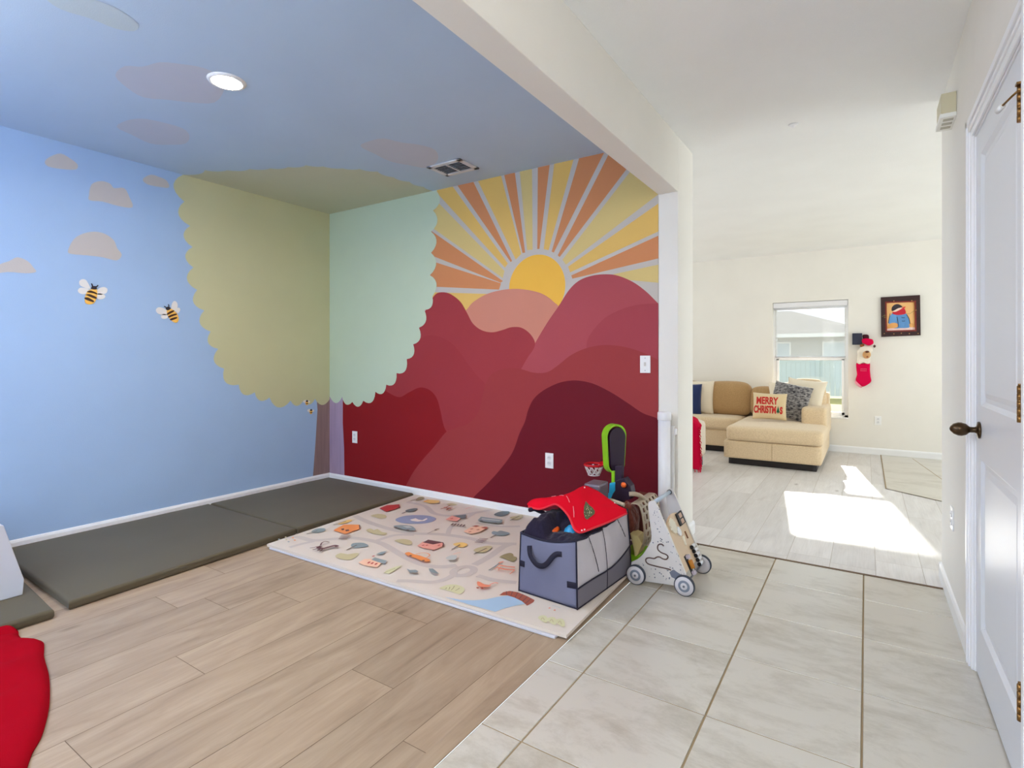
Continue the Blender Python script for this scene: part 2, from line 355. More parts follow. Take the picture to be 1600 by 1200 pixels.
# left wall
mb = MB(); L = Layers(mb, 'x', XL, 1, (YN, YB, 0, ZC))
L.add([(YN, 0), (YB, 0), (YB, ZC), (YN, ZC)], BLUE)
cus = [(286, 273), (288, 315), (297, 353), (301, 386), (302, 418), (308, 453), (319, 485), (329, 518), (341, 545), (350, 576), (373, 601), (398, 613), (421, 621), (454, 626), (474, 626), (492, 623), (516, 622)]
cu = [L.uv(*p) for p in cus]
L.px([(493, 600), (496, 640), (493, 690), (489, 744), (488, 760), (530, 760), (530, 600)], TRUNK_L)
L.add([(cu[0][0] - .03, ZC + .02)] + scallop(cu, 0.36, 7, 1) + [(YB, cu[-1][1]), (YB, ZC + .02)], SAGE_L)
for c in ([(70, 252), (80, 244), (95, 240), (110, 248), (121, 257), (118, 265), (95, 264), (75, 260)],
          [(139, 305), (143, 288), (158, 283), (172, 287), (178, 294), (194, 294), (202, 308), (207, 324), (185, 322), (160, 315), (140, 313)],
          [(223, 280), (235, 273), (247, 276), (260, 282), (264, 293), (248, 292), (230, 288)],
          [(106, 392), (115, 374), (130, 365), (148, 362), (165, 366), (178, 376), (183, 388), (190, 398), (182, 407), (160, 402), (135, 399), (112, 397)],
          [(-12, 420), (2, 412), (14, 408), (27, 402), (43, 408), (52, 418), (56, 425), (40, 427), (12, 425), (-12, 428)]):
    L.px(c, CLOUD, 3)
L_wl = mb.build('wall_left', L.mats); struct(L_wl, 'blue wall painted with clouds and scalloped green tree crown')
# back wall: sunrise and hills
GREY = paint('ray grey paint', (196, 189, 182)); YEL = paint('ray yellow paint', (226, 186, 104)); YEL2 = paint('ray pale yellow paint', (216, 192, 126)); ORG_ = paint('ray orange paint', (208, 138, 92))
SUNC = paint('sun yellow paint', (240, 186, 74)); PEACH = paint('hill peach paint', (205, 136, 116)); ROSE = paint('hill rose paint', (172, 76, 84)); ROSE2 = paint('hill dark rose paint', (164, 66, 76))
RED1 = paint('hill brick paint', (160, 58, 64)); RED2 = paint('hill brick red paint', (156, 54, 60)); RED3 = paint('hill deep red paint', (140, 24, 30)); MID = paint('hill path paint', (156, 58, 60)); BURG = paint('hill burgundy paint', (108, 16, 32))
mb = MB(); L = Layers(mb, 'y', YB, -1, (XL, XH0, 0, ZC))
L.add([(XL, 0), (XH0, 0), (XH0, ZC), (XL, ZC)], GREY)
c4 = lambda x, y: (640 + .3 * x, 200 + .3 * y)
c5 = lambda x, y: (480 + .375 * x, 400 + .375 * y)
def wedge(o1, o2, t1, t2, m, ext=1.7, same=True):
    O1, O2, T1, T2 = [Vector(L.uv(*c4(*p))) for p in (o1, o2, t1, t2)]
    L.add([tuple(T1 + (O1 - T1) * ext), tuple(T2 + (O2 - T2) * ext), tuple(T2), tuple(T1)], m, same)
L.n += 1
wedge((110, 855), (110, 1100), (430, 865), (340, 960), YEL, 1.1)
wedge((128, 697), (112, 826), (476, 809), (466, 842), ORG_)
wedge((116, 538), (124, 668), (486, 797), (474, 806), ORG_)
wedge((120, 358), (116, 518), (494, 744), (486, 782), YEL2)
wedge((140, 335), (233, 316), (497, 728), (512, 706), YEL)
wedge((258, 312), (338, 292), (526, 698), (534, 693), ORG_)
wedge((362, 288), (480, 262), (553, 686), (582, 655), YEL)
wedge((496, 258), (550, 245), (588, 651), (602, 649), ORG_)
wedge((575, 240), (638, 222), (612, 636), (641, 634), YEL2)
wedge((668, 218), (728, 205), (665, 634), (676, 634), ORG_)
wedge((752, 200), (850, 178), (698, 637), (722, 645), YEL)
wedge((878, 175), (1005, 145), (738, 650), (748, 655), ORG_)
wedge((1030, 150), (1122, 225), (770, 666), (782, 672), ORG_)
wedge((1145, 232), (1290, 350), (796, 686), (814, 712), YEL2)
wedge((1293, 395), (1293, 540), (826, 722), (836, 752), YEL)
wedge((1293, 562), (1293, 680), (842, 768), (848, 785), ORG_)
wedge((1293, 712), (1293, 806), (1060, 762), (1120, 790), YEL2)
sc = Vector(L.uv(838, 449)); rr = (Vector(L.uv(838, 398)) - sc).length
L.add([(sc.x + rr * 1.17 * math.cos(a), sc.y + rr * 1.17 * math.sin(a)) for a in np.linspace(0, 2 * math.pi, 64, False)], GREY)
L.add([(sc.x + rr * math.cos(a), sc.y + rr * math.sin(a)) for a in np.linspace(0, 2 * math.pi, 64, False)], SUNC)
def hill(top, cf, m, tail=None):
    pts = [cf(*p) for p in top]; pts = smooth(pts, 6, False) + [cf(*p) for p in (tail or [])]
    L.px(pts, m)
hill([(180, 1000), (285, 955), (330, 908), (400, 866), (480, 844), (560, 838), (640, 848), (700, 868), (750, 905), (785, 950), (800, 1100)], c4, PEACH, [(700, 1500), (180, 1500)])
hill([(480, 1500), (560, 1290), (612, 1200), (660, 1110), (720, 1010), (775, 930), (830, 845), (880, 797), (940, 772), (1010, 762), (1080, 768), (1160, 800), (1230, 850), (1293, 912), (1400, 1020)], c4, ROSE, [(1400, 2200), (480, 2200)])
hill([(1180, 430), (1165, 385), (1170, 345), (1200, 300), (1245, 255), (1310, 222), (1380, 203), (1462, 198), (1560, 200)], c5, ROSE2, [(1560, 900), (1180, 900)])
hill([(430, 420), (480, 260), (508, 200), (535, 160), (565, 151), (600, 160), (640, 192), (668, 240), (690, 280), (725, 308), (770, 318), (815, 308), (850, 297), (890, 298), (925, 320), (948, 355), (945, 385), (918, 425), (890, 475), (860, 530)], c5, RED1, [(860, 1200), (430, 1200)])
hill([(200, 640), (250, 520), (400, 400), (465, 350), (505, 332), (550, 336), (600, 362), (640, 405), (675, 455), (710, 500), (742, 535), (760, 600)], c5, RED2, [(700, 1000), (380, 1000)])
hill([(60, 560), (200, 540), (300, 545), (340, 570), (385, 588), (425, 568), (470, 548), (510, 558), (540, 592), (556, 645), (566, 692), (582, 732), (640, 800)], c5, RED3, [(640, 1300), (60, 1300)])
top = smooth([(742, 535), (755, 510), (775, 488), (812, 473), (852, 467), (895, 472), (945, 486), (1000, 484), (1045, 456), (1095, 416), (1155, 387), (1225, 372), (1300, 375), (1380, 395), (1462, 432), (1560, 480)], 6, False)
lo = smooth([(1560, 730), (1462, 678), (1400, 655), (1340, 615), (1270, 570), (1200, 535), (1140, 520), (1090, 520), (1040, 532), (985, 560), (945, 595), (922, 640), (908, 690), (885, 740), (855, 820), (800, 895), (745, 955), (690, 1010), (640, 1080)], 6, False)
lf = smooth([(390, 1000), (440, 905), (485, 845), (525, 800), (555, 762), (582, 732), (620, 716), (665, 702), (700, 672), (718, 640), (730, 590), (742, 535)], 6, False)
L.px([c5(*p) for p in top + lo + [(380, 1080)] + lf[:-1]], MID)
low2 = [p for p in lo]
L.px([c5(*p) for p in low2 + [(640, 1300), (1600, 1300)]], BURG)
cub = [(516, 620), (535, 620), (551, 628), (568, 626), (587, 612), (604, 601), (620, 583), (636, 561), (646, 538), (655, 512), (663, 484), (676, 463), (672, 430), (674, 395), (674, 362), (677, 329), (683, 299)]
L.px([(505, 600), (505, 770), (539, 770), (538, 700), (536, 660), (536, 600)], TRUNK_B)
cv = [L.uv(*p) for p in cub]
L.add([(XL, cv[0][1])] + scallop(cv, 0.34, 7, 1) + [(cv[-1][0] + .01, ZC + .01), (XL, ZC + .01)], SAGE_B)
struct(mb.build('wall_back', L.mats), 'mural wall with rising sun over rounded red hills')
# nook ceiling
mb = MB(); L = Layers(mb, 'z', ZC, -1, (XL, XH0, YN, YB))
L.add([(XL, YN), (XH0, YN), (XH0, YB), (XL, YB)], BLUEC)
cc = [L.uv(*p) for p in [(286, 273), (320, 266), (355, 266), (390, 264), (422, 263), (450, 261), (478, 258), (505, 260), (535, 263), (562, 264), (590, 268), (615, 277), (640, 284), (662, 292), (683, 299)]]
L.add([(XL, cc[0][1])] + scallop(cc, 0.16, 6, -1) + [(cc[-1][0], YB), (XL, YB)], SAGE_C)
for c, m in (([(180, 118), (195, 103), (222, 104), (250, 97), (285, 100), (318, 106), (345, 120), (350, 140), (335, 160), (300, 160), (265, 156), (225, 152), (200, 138)], CLOUDC),
             ([(182, 198), (198, 188), (222, 185), (250, 190), (285, 200), (296, 212), (290, 224), (265, 226), (235, 224), (205, 210)], CLOUDC),
             ([(563, 228), (578, 220), (600, 216), (625, 222), (655, 226), (680, 234), (684, 250), (668, 262), (640, 258), (610, 252), (585, 240)], CLOUDC),
             ([(70, -6), (110, -8), (150, 0), (185, 14), (215, 36), (210, 48), (180, 44), (140, 28), (95, 14)], CLOUDY)):
    L.px(c, m, 3)
struct(mb.build('ceiling', L.mats), 'blue nook ceiling with painted clouds')
# hall and living ceiling
mb = MB(); mb.box((XH0, YE, ZC), (XR + .15, 3.93, ZC + .05)); mb.box((XW, 3.93, ZC), (XE, YF, ZC + .05)); struct(mb.build('ceiling', CEIL), 'white ceiling over hall and living room')
# header beam over the opening and hall side wall end
mb = MB(); mb.box((XH0, YN, ZH), (XH1, YB, ZC)); struct(mb.build('wall_header', WHITE, bevel=.004), 'white header beam over the nook opening')
mb = MB(); mb.box((XH0, YB, 0), (XH1, 3.93, ZC)); mb.box((XW, 3.66, 0), (XH0, 3.93, ZC)); struct(mb.build('wall_stub', WHITE, bevel=.004), 'white wall end beside the mural')
# right wall with the door opening
DY0, DY1, DZ = 1.985, 2.80, 2.12
mb = MB(); mb.box((XR, DY1, 0), (XR + .12, 3.90, ZC)); mb.box((XR, YE, 0), (XR + .12, DY0, ZC)); mb.box((XR, DY0, DZ), (XR + .12, DY1, ZC))
struct(mb.build('wall_right', WHITE, bevel=.003), 'white hall wall holding the panel door')
# walls behind the camera, with openings for nook window and entry glass
def wall_y(name, y0, y1, x0, x1, holes, m, label=None):
    mb = MB(); hs = sorted(holes); x = x0
    for (a, b, c, d) in hs:
        mb.box((x, y0, 0), (a, y1, ZC)); mb.box((a, y0, 0), (b, y1, c)); mb.box((a, y0, d), (b, y1, ZC)); x = b
    mb.box((x, y0, 0), (x1, y1, ZC)); return struct(mb.build(name, m), label)
wall_y('wall_front', YN - .15, YN, XL - .1, XH1, [(-4.1, -1.9, .75, 2.15)], BLUE)
wall_y('wall_entry', YE - .15, YE, XH0 - .1, XR + .1, [(-.8, .1, .35, 2.25)], WHITE)
mb = MB(); mb.box((XH0, YE, 0), (XH1, YN, ZC)); struct(mb.build('wall_entry_side', WHITE))
wall_y('wall_far', YF, YF + .16, XW, XE, [(-4.8, -3.6, .44, 2.02), WIN, (1.6, 3.8, .02, 2.1)], WHITE, 'white living room far wall with window')
mb = MB(); mb.box((XW - .12, 3.66, 0), (XW, YF + .16, ZC)); struct(mb.build('wall_west', WHITE))
mb = MB(); mb.box((XE, 2.5, 0), (XE + .12, YF + .16, ZC)); mb.box((XR + .12, 3.75, 0), (XE, 3.90, ZC)); struct(mb.build('wall_east', WHITE))
# baseboards
def base(name, pts, n):        # run along pts on the floor, thickness towards n
    mb = MB(); n = Vector(n)
    prof = [(0, 0), (.013, 0), (.013, .068), (.007, .082), (0, .086)]
    for i in range(len(pts) - 1):
        A = Vector((*pts[i], 0)); B = Vector((*pts[i + 1], 0))
        mb.prism([A + n * a + Vector((0, 0, h)) for a, h in prof], B - A)
    return struct(mb.build(name, TRIM, bevel=.001))
base('baseboard_left', [(XL, YN), (XL, YB)], (1, 0, 0)); base('baseboard_back', [(XL, YB), (XH0, YB)], (0, -1, 0))
base('baseboard_stub', [(XH1, YB), (XH1, 3.94)], (1, 0, 0)); base('baseboard_right', [(XR, 2.89), (XR, 3.912)], (-1, 0, 0))
base('baseboard_wall_end', [(XR - .013, 3.90), (XR + .12, 3.90)], (0, 1, 0))
base('baseboard_far', [(XW, YF), (XE, YF)], (0, -1, 0)); base('baseboard_hall', [(XR, YE), (XR, DY0 - .09)], (-1, 0, 0))
# door
DM = mat('door paint grey white', (222, 225, 230), 0.36, 0.45); BRZ = mat('aged bronze', (96, 76, 56), 0.28, 0.5, metal=.9, var=.4, vscale=30); BRS = mat('brass hinge', (150, 112, 66), 0.3, .5, metal=.9, var=.3, vscale=40)
xf = XR + .006
mb = MB()
P1 = (DY0 + .12, DY1 - .10, 1.06, 2.02); P2 = (DY0 + .11, DY1 - .10, .205, .855)
ys = [DY0 + .003, P1[0], P1[1], DY1 - .003]; zs = [.008, P2[2], P2[3], P1[2], P1[3], DZ - .003]
for i in range(3):
    for j in range(5):
        if i == 1 and j in (1, 3): continue
        mb.poly([(xf, ys[i + 1], zs[j]), (xf, ys[i], zs[j]), (xf, ys[i], zs[j + 1]), (xf, ys[i + 1], zs[j + 1])])
for (a, b, c, d) in (P1, P2):
    R = [(xf, a, b, c, d), (xf + .011, a + .014, b - .014, c + .014, d - .014), (xf + .011, a + .03, b - .03, c + .03, d - .03), (xf + .005, a + .05, b - .05, c + .05, d - .05)]
    for (x0, a0, b0, c0, d0), (x1, a1, b1, c1, d1) in zip(R, R[1:]):
        o = [(x0, a0, c0), (x0, b0, c0), (x0, b0, d0), (x0, a0, d0)]; t = [(x1, a1, c1), (x1, b1, c1), (x1, b1, d1), (x1, a1, d1)]
        for q in range(4): mb.poly([o[(q + 1) % 4], o[q], t[q], t[(q + 1) % 4]])
    x1, a1, b1, c1, d1 = R[-1]; mb.poly([(x1, b1, c1), (x1, a1, c1), (x1, a1, d1), (x1, b1, d1)])
mb.box((xf + .02, ys[0], zs[0]), (xf + .036, ys[-1], zs[-1])); 
for q in ((ys[0], ys[0] + .001), (ys[-1] - .001, ys[-1])): mb.box((xf, q[0], zs[0]), (xf + .021, q[1], zs[-1]))
door = struct(mb.build('door_1', DM), 'white two panel door with bronze knob')
kz = .965; ky = 2.715
mb = MB(); M = Matrix.Translation((xf, ky, kz)) @ Matrix.Rotation(-H, 4, 'Y')
mb.lathe([(.031, 0), (.033, .003), (.031, .008), (.014, .011), (.011, .016), (.011, .030), (.014, .034), (.022, .042), (.0265, .055), (.026, .066), (.020, .080), (.010, .089), (.003, .092)], 28, M=M)
mb.build('door_knob', BRZ, door)['label'] = 'bronze egg shaped knob'
for hz_ in (1.935, 1.115, .30):
    mb = MB(); y = DY0 + .010; x = xf - .014
    mb.tube([(x, y, hz_ - .05), (x, y, hz_ + .05)], .0062, 12)
    for k in range(5): mb.tube([(x, y, hz_ - .05 + k * .02 + .0005), (x, y, hz_ - .05 + k * .02 + .0185)], .0068, 12)
    mb.tube([(x, y, hz_ + .05), (x, y, hz_ + .056)], .0045, 8)
    mb.box((xf - .003, y + .001, hz_ - .05), (xf + .001, y + .03, hz_ + .05)); mb.box((xf - .0045, y - .013, hz_ - .05), (xf - .001, y, hz_ + .05)); mb.box((x, y - .001, hz_ - .05), (xf, y + .001, hz_ + .05))
    mb.build('hinge', BRS, door)
mb = MB(); x = xf - .014; mb.tube([(x, DY0 + .01, 1.975), (x - .012, DY0 + .03, 1.968), (x - .028, DY0 + .062, 1.957)], .003, 8); mb.box((x - .01, DY0 - .008, 1.984), (x + .012, DY0 + .012, 1.99))
mb.build('door_stop_arm', BRS, door)
mb = MB(); mb.tube([(x - .027, DY0 + .060, 1.957), (x - .036, DY0 + .082, 1.95)], .0075, 10); mb.build('rubber_bumper', mat('white rubber', (225, 225, 225), .6), door)
mb = MB(); mb.tube([(x - .0, DY1 - .003, .99), (x + .006, DY1 - .003, .99)], .01, 10); 
# casing
mb = MB()
def cas(ya, yb, za, zb):
    mb.box((XR - .009, ya, za), (XR + .001, yb, zb))
w = .085
cas(DY1 + .004, DY1 + w, 0, DZ + w); cas(DY0 - w, DY0 - .004, 0, DZ + w); cas(DY0 - .004, DY1 + .004, DZ + .004, DZ + w)
mb.box((XR - .018, DY1 + w - .028, 0), (XR + .001, DY1 + w - .004, DZ + w - .004)); mb.box((XR - .018, DY0 - w + .004, 0), (XR + .001, DY0 - w + .028, DZ + w - .004)); mb.box((XR - .018, DY0 - w + .004, DZ + w - .028), (XR + .001, DY1 + w - .004, DZ + w - .004))
mb.box((XR - .015, DY0 - .04, DZ + .03), (XR + .001, DY1 + .04, DZ + .045)); mb.box((XR - .015, DY1 + .03, 0), (XR + .001, DY1 + .045, DZ + .045))
mb.box((XR, DY1 - .002, 0), (XR + .12, DY1 + .006, DZ + .006)); mb.box((XR, DY0 - .006, 0), (XR + .12, DY0 + .002, DZ + .006)); mb.box((XR, DY0, DZ - .002), (XR + .12, DY1, DZ + .006))
struct(mb.build('trim_3', TRIM, bevel=.002), 'white door casing')
# ------------------------------------------------------------------ wall plates, chime, lights
def plate(name, c, n, label, kind='outlet', cat='outlet', w=.07, h=.114):
    n = Vector(n); s = Vector((0, 0, 1)).cross(n); c = Vector(c); z = Vector((0, 0, 1))
    t = thing(name, label, cat, tuple(c))
    def bx(mb, u0, u1, v0, v1, d0, d1):
        P = [c + s * u + z * v + n * d0 for u, v in ((u0, v0), (u1, v0), (u1, v1), (u0, v1))]; mb.prism(P, n * (d1 - d0))
    mb = MB(); bx(mb, -w / 2, w / 2, -h / 2, h / 2, 0, .006); mb.build('cover_plate', PLATE, t, bevel=.002, merge=True)
    if kind == 'outlet':
        for v in (-.02, .02):
            mb = MB(); mb.lathe([(.0165, 0), (.0165, .0085), (.015, .0095)], 20, M=Matrix.Translation(c + z * v) @ n.to_track_quat('Z', 'Y').to_matrix().to_4x4()); r = mb.build('receptacle', mat('receptacle white', (225, 225, 228), .35), t)
            for u in (-.006, .006): mb = MB(); bx(mb, u - .0012, u + .0012, v - .001, v + .007, .0093, .0099); mb.build('slot', BLACK, r)
    else:
        mb = MB(); bx(mb, -.006, .006, -.012, .014, .006, .014); mb.build('toggle', mat('toggle ivory', (205, 200, 195), .4), t, bevel=.001)
        for v in (-.042, .042):
            mb = MB(); bx(mb, -.003, .003, v - .003, v + .003, .006, .0075); mb.build('screw', mat('screw grey', (170, 165, 165), .4), t)
    return t
g = YB - .0045
plate('wall_outlet', (-4.158, g, .475), (0, -1, 0), 'white outlet on red mural near the painted tree trunk')
plate('wall_outlet', (-1.995, g, .47), (0, -1, 0), 'white outlet on burgundy hill behind the storage bag')
plate('light_switch', (-1.252, g, 1.20), (0, -1, 0), 'white toggle switch on right edge of the mural', 'switch', 'light switch', .072, .118)
plate('wall_outlet', (XR, 3.43, .45), (-1, 0, 0), 'white outlet on hall wall beyond the panel door')
plate('wall_outlet', (.13, YF, .44), (0, -1, 0), 'small outlet on far living room wall right of window')
t = thing('door_chime', 'beige door chime box high on the hall wall', 'door chime', (XR, 3.39, 2.45))
CH = mat('aged beige plastic', (206, 200, 172), .45); CHW = mat('chime white plastic', (238, 238, 232), .4)
mb = MB(); mb.box((.302, 3.30, 2.41), (XR, 3.49, 2.51)); mb.build('housing', CH, t, bevel=.004)
mb = MB()
mb.box((.297, 3.297, 2.392), (XR, 3.493, 2.412)); 
mb.build('bottom_grille', CHW, t, bevel=.002)
for k in range(3):
    mb = MB(); mb.box((.312, 3.32 + k * .055, 2.3905), (.352, 3.35 + k * .055, 2.3925)); mb.build('vent_slot', mat('slot shade', (186, 182, 168), .6), t)
# recessed light
t = thing('recessed_light', 'glowing round recessed light in the blue ceiling', 'ceiling light', (-2.815, 1.56, ZC))
lm = Matrix.Translation((-2.815, 1.56, ZC)) @ Matrix.Rotation(math.pi, 4, 'X')
mb = MB(); prof = [(.068, .0), (.068, .006), (.075, .011), (.088, .009), (.094, .001), (.094, .0)]
mb.lathe(prof, 36, M=lm); mb.build('trim_ring', TRIM, t)
mb = MB(); mb.lathe([(.068, .004), (.067, .0125), (.03, .014)], 32, M=lm)
mb.build('lens', mat('glowing lens', (255, 250, 235), .5, emit=(255, 240, 212), es=40), t)
l = lamp('recessed_lamp', 'AREA', (-2.815, 1.56, ZC - .02), 16, (1.0, 0.86, 0.68), (0, 0, 0), .13); l.data.shape = 'DISK'; l.parent = t; l.location = (0, 0, -.02); l.data.spread = math.radians(170)
# vent
t = thing('ceiling_vent', 'white louvred air vent in the blue ceiling', 'vent', (-2.635, 3.2, ZC))
mb = MB(); x0, x1, y0, y1 = -2.795, -2.475, 3.085, 3.325; z0, z1 = ZC - .012, ZC - .0012
for b in ((x0, y0, x1, y0 + .035), (x0, y1 - .035, x1, y1), (x0, y0, x0 + .035, y1), (x1 - .035, y0, x1, y1), (-2.642, y0, -2.628, y1)): mb.box((b[0], b[1], z0), (b[2], b[3], z1))
mb.build('frame', mat('vent white', (215, 215, 218), .4), t, bevel=.002)
mb = MB(); mb.box((x0 + .03, y0 + .03, ZC - .0022), (x1 - .03, y1 - .03, ZC - .0012)); mb.build('duct_shade', mat('duct dark', (70, 72, 80), .8), t)
for s0, s1 in ((x0 + .035, -2.642), (-2.628, x1 - .035)):
    for k in range(7):
        yy = y0 + .045 + k * .024
        mb = MB(); mb.box((s0, -.007, -.001), (s1, .007, .001), M=Matrix.Translation((0, yy, ZC - .0075)) @ Matrix.Rotation(.6, 4, 'X')); mb.build('louvre', mat('louvre grey', (165, 166, 172), .5), t)
mb = MB(); mb.lathe([(.028, 0), (.028, .006), (.012, .012), (.008, .02)], 20, M=Matrix.Translation((-.378, 3.787, ZC)) @ Matrix.Rotation(math.pi, 4, 'X')); tag(mb.build('sprinkler_cap', TRIM), 'tiny white round cap on hall ceiling', 'sprinkler cap')
# ------------------------------------------------------------------ bees on the blue wall
BEEY = mat('bee yellow', (246, 192, 92), .6); BEEB = mat('bee brown', (64, 36, 22), .6); BEEW = mat('bee wing cream', (226, 224, 222), .6); BEEK = mat('bee black', (48, 42, 52), .6)
q6 = lambda x, y: (100 + x * .125, 410 + y * .125)
def bee(label, body, head, stripes, wings, ants):
    pc = PX(*q6(*body[0]), XL + .006); t = thing('bee_decal', label, 'bee decal', tuple(pc), 'bees flying on the blue wall')
    for wg in wings:
        mb = MB(); P = [PX(*q6(*p), XL + .002) for p in smooth(wg, 4)]; mb.prism(P, (.0015, 0, 0)); mb.build('wing', BEEW, t, merge=True)
    mb = MB(); P = [PX(*q6(*p), XL + .0035) for p in smooth(body, 4)]; mb.prism(P, (.002, 0, 0)); mb.build('body', BEEY, t, merge=True)
    for s in stripes:
        mb = MB(); mb.prism([PX(*q6(*p), XL + .0056) for p in smooth(s, 3)], (.001, 0, 0)); mb.build('stripe', BEEB, t, merge=True)
    mb = MB(); mb.prism([PX(*q6(*p), XL + .0056) for p in smooth(head, 4)], (.002, 0, 0))
    for a in ants: mb.tube([PX(*q6(*p), XL + .0066) for p in a], .0035, 6)
    mb.build('head', BEEK, t)
bee('larger painted bee on blue wall left of the smaller bee', [(345, 335), (405, 330), (415, 390), (405, 450), (375, 505), (320, 525), (268, 505), (262, 440), (290, 365)], [(338, 325), (355, 300), (395, 298), (410, 320), (400, 338), (355, 335)],
    [[(290, 362), (330, 352), (375, 365), (412, 385), (410, 400), (365, 385), (300, 375)], [(268, 405), (310, 395), (360, 412), (405, 435), (400, 456), (350, 440), (285, 412)], [(257, 440), (300, 438), (345, 462), (374, 482), (365, 497), (310, 480), (265, 460)]],
    [[(330, 330), (255, 315), (200, 285), (190, 240), (220, 212), (265, 215), (295, 250)], [(300, 370), (250, 398), (195, 385), (172, 352), (200, 318), (260, 320), (310, 340)], [(415, 350), (450, 318), (505, 308), (542, 335), (530, 380), (485, 400), (420, 400)], [(420, 390), (480, 395), (515, 420), (500, 450), (455, 462), (415, 450)]],
    [[(358, 300), (350, 275), (342, 265)], [(395, 305), (412, 300), (425, 286)]])
bee('smaller painted bee beside the scalloped green tree', [(1285, 600), (1330, 578), (1372, 600), (1412, 640), (1432, 700), (1420, 745), (1380, 752), (1335, 720), (1300, 670)], [(1272, 575), (1295, 553), (1325, 562), (1330, 582), (1300, 598), (1280, 592)],
    [[(1288, 640), (1325, 612), (1370, 598), (1376, 612), (1340, 635), (1295, 655)], [(1302, 675), (1345, 652), (1402, 640), (1408, 655), (1360, 672), (1312, 690)], [(1325, 708), (1360, 692), (1408, 682), (1412, 698), (1375, 715), (1335, 726)]],
    [[(1285, 600), (1235, 570), (1180, 562), (1148, 592), (1165, 632), (1215, 655), (1280, 655)], [(1290, 660), (1245, 645), (1212, 670), (1225, 702), (1265, 706), (1295, 690)], [(1345, 585), (1345, 530), (1365, 490), (1390, 484), (1415, 510), (1418, 560), (1400, 610)], [(1400, 610), (1420, 570), (1445, 572), (1450, 600), (1425, 635)]],
    [[(1280, 570), (1268, 555), (1252, 550)], [(1308, 560), (1312, 545), (1305, 524)]])
def tiny_bee(c, label):
    p = PX(*c, XL + .004); t = thing('bee_decal', label, 'bee decal', tuple(p), 'small bees by the painted trunk')
    def disc(mb, y, z, ry, rz, d): mb.prism([(XL + d, p.y + y + ry * math.cos(a), p.z + z + rz * math.sin(a)) for a in np.linspace(0, 2 * math.pi, 14, False)], (.0015, 0, 0))
    mb = MB(); disc(mb, -.018, .012, .022, .014, .001); mb.build('wing', BEEW, t, merge=True)
    mb = MB(); disc(mb, .018, .006, .020, .013, .001); mb.build('wing', BEEW, t, merge=True)
    mb = MB(); disc(mb, 0, -.004, .016, .022, .003); mb.build('body', BEEY, t, merge=True)
    mb = MB(); disc(mb, 0, .014, .012, .010, .0052); mb.build('head', BEEK, t, merge=True)
    mb = MB(); disc(mb, 0, -.010, .015, .004, .0052); mb.build('stripe', BEEB, t, merge=True)
tiny_bee((479.5, 629), 'upper of two tiny bees beside the painted trunk')
tiny_bee((486, 643), 'lower of two tiny bees beside the painted trunk')
# ------------------------------------------------------------------ windows
def window(name, x0, x1, z0, z1, y, shade=True, rail=None):
    VN = mat('window vinyl white', (238, 240, 244), .35)
    mb = MB(); yo = y + .05; f = .045; zr = rail or (z0 + z1) / 2
    for b in ((x0, z0, x0 + f, z1), (x1 - f, z0, x1, z1), (x0, z0, x1, z0 + f), (x0, z1 - f, x1, z1)): mb.box((b[0], yo, b[1]), (b[2], yo + .06, b[3]))
    for b in ((x0 + f, z0 + f, x0 + f + .03, zr), (x1 - f - .03, z0 + f, x1 - f, zr), (x0 + f, z0 + f, x1 - f, z0 + f + .035), (x0 + f, zr - .02, x1 - f, zr + .02)): mb.box((b[0], yo - .012, b[1]), (b[2], yo + .03, b[3]))
    o = struct(mb.build(name, VN, bevel=.002)); 
    for a, b in ((z0 + f, zr), (zr, z1 - f)):
        mb = MB(); mb.poly([(x0 + f, yo + .02, a), (x1 - f, yo + .02, a), (x1 - f, yo + .02, b), (x0 + f, yo + .02, b)]); mb.build('pane', GLASS, o)
    mb = MB(); mb.box((x0 - .0, y - .012, z0 - .0), (x1 + .0, yo, z0 + .018)); mb.build('window_sill', TRIM, o, bevel=.003)
    return o
wn = window('window_1', *WIN, YF, rail=1.235)
t = thing('roller_shade', 'white roller shade with sheer screen covering upper half of window', 'window shade', (-.6475, YF + .03, 1.98))
mb = MB(); mb.box((WIN[0] + .004, YF + .004, 1.945), (WIN[1] - .004, YF + .046, 2.016)); mb.build('cassette', mat('shade cassette', (232, 232, 236), .4), t, bevel=.008)
mb = MB(); mb.tube([(WIN[0] + .02, YF + .024, 1.935), (WIN[1] - .02, YF + .024, 1.935)], .018, 16); mb.build('roll', mat('shade roll', (206, 207, 212), .6), t)
mb = MB(); mb.poly([(WIN[0] + .03, YF + .03, 1.262), (WIN[1] - .03, YF + .03, 1.262), (WIN[1] - .03, YF + .03, 1.93), (WIN[0] + .03, YF + .03, 1.93)]); mb.build('screen', shade_mat(), t)
mb = MB(); mb.tube([(WIN[0] + .03, YF + .03, 1.258), (WIN[1] - .03, YF + .03, 1.258)], .009, 10); mb.build('hem_bar', mat('hem bar', (205, 207, 214), .5), t)
window('window_2', -4.8, -3.6, .44, 2.02, YF); window('window_3', 1.6, 3.8, .02, 2.1, YF, rail=2.0)
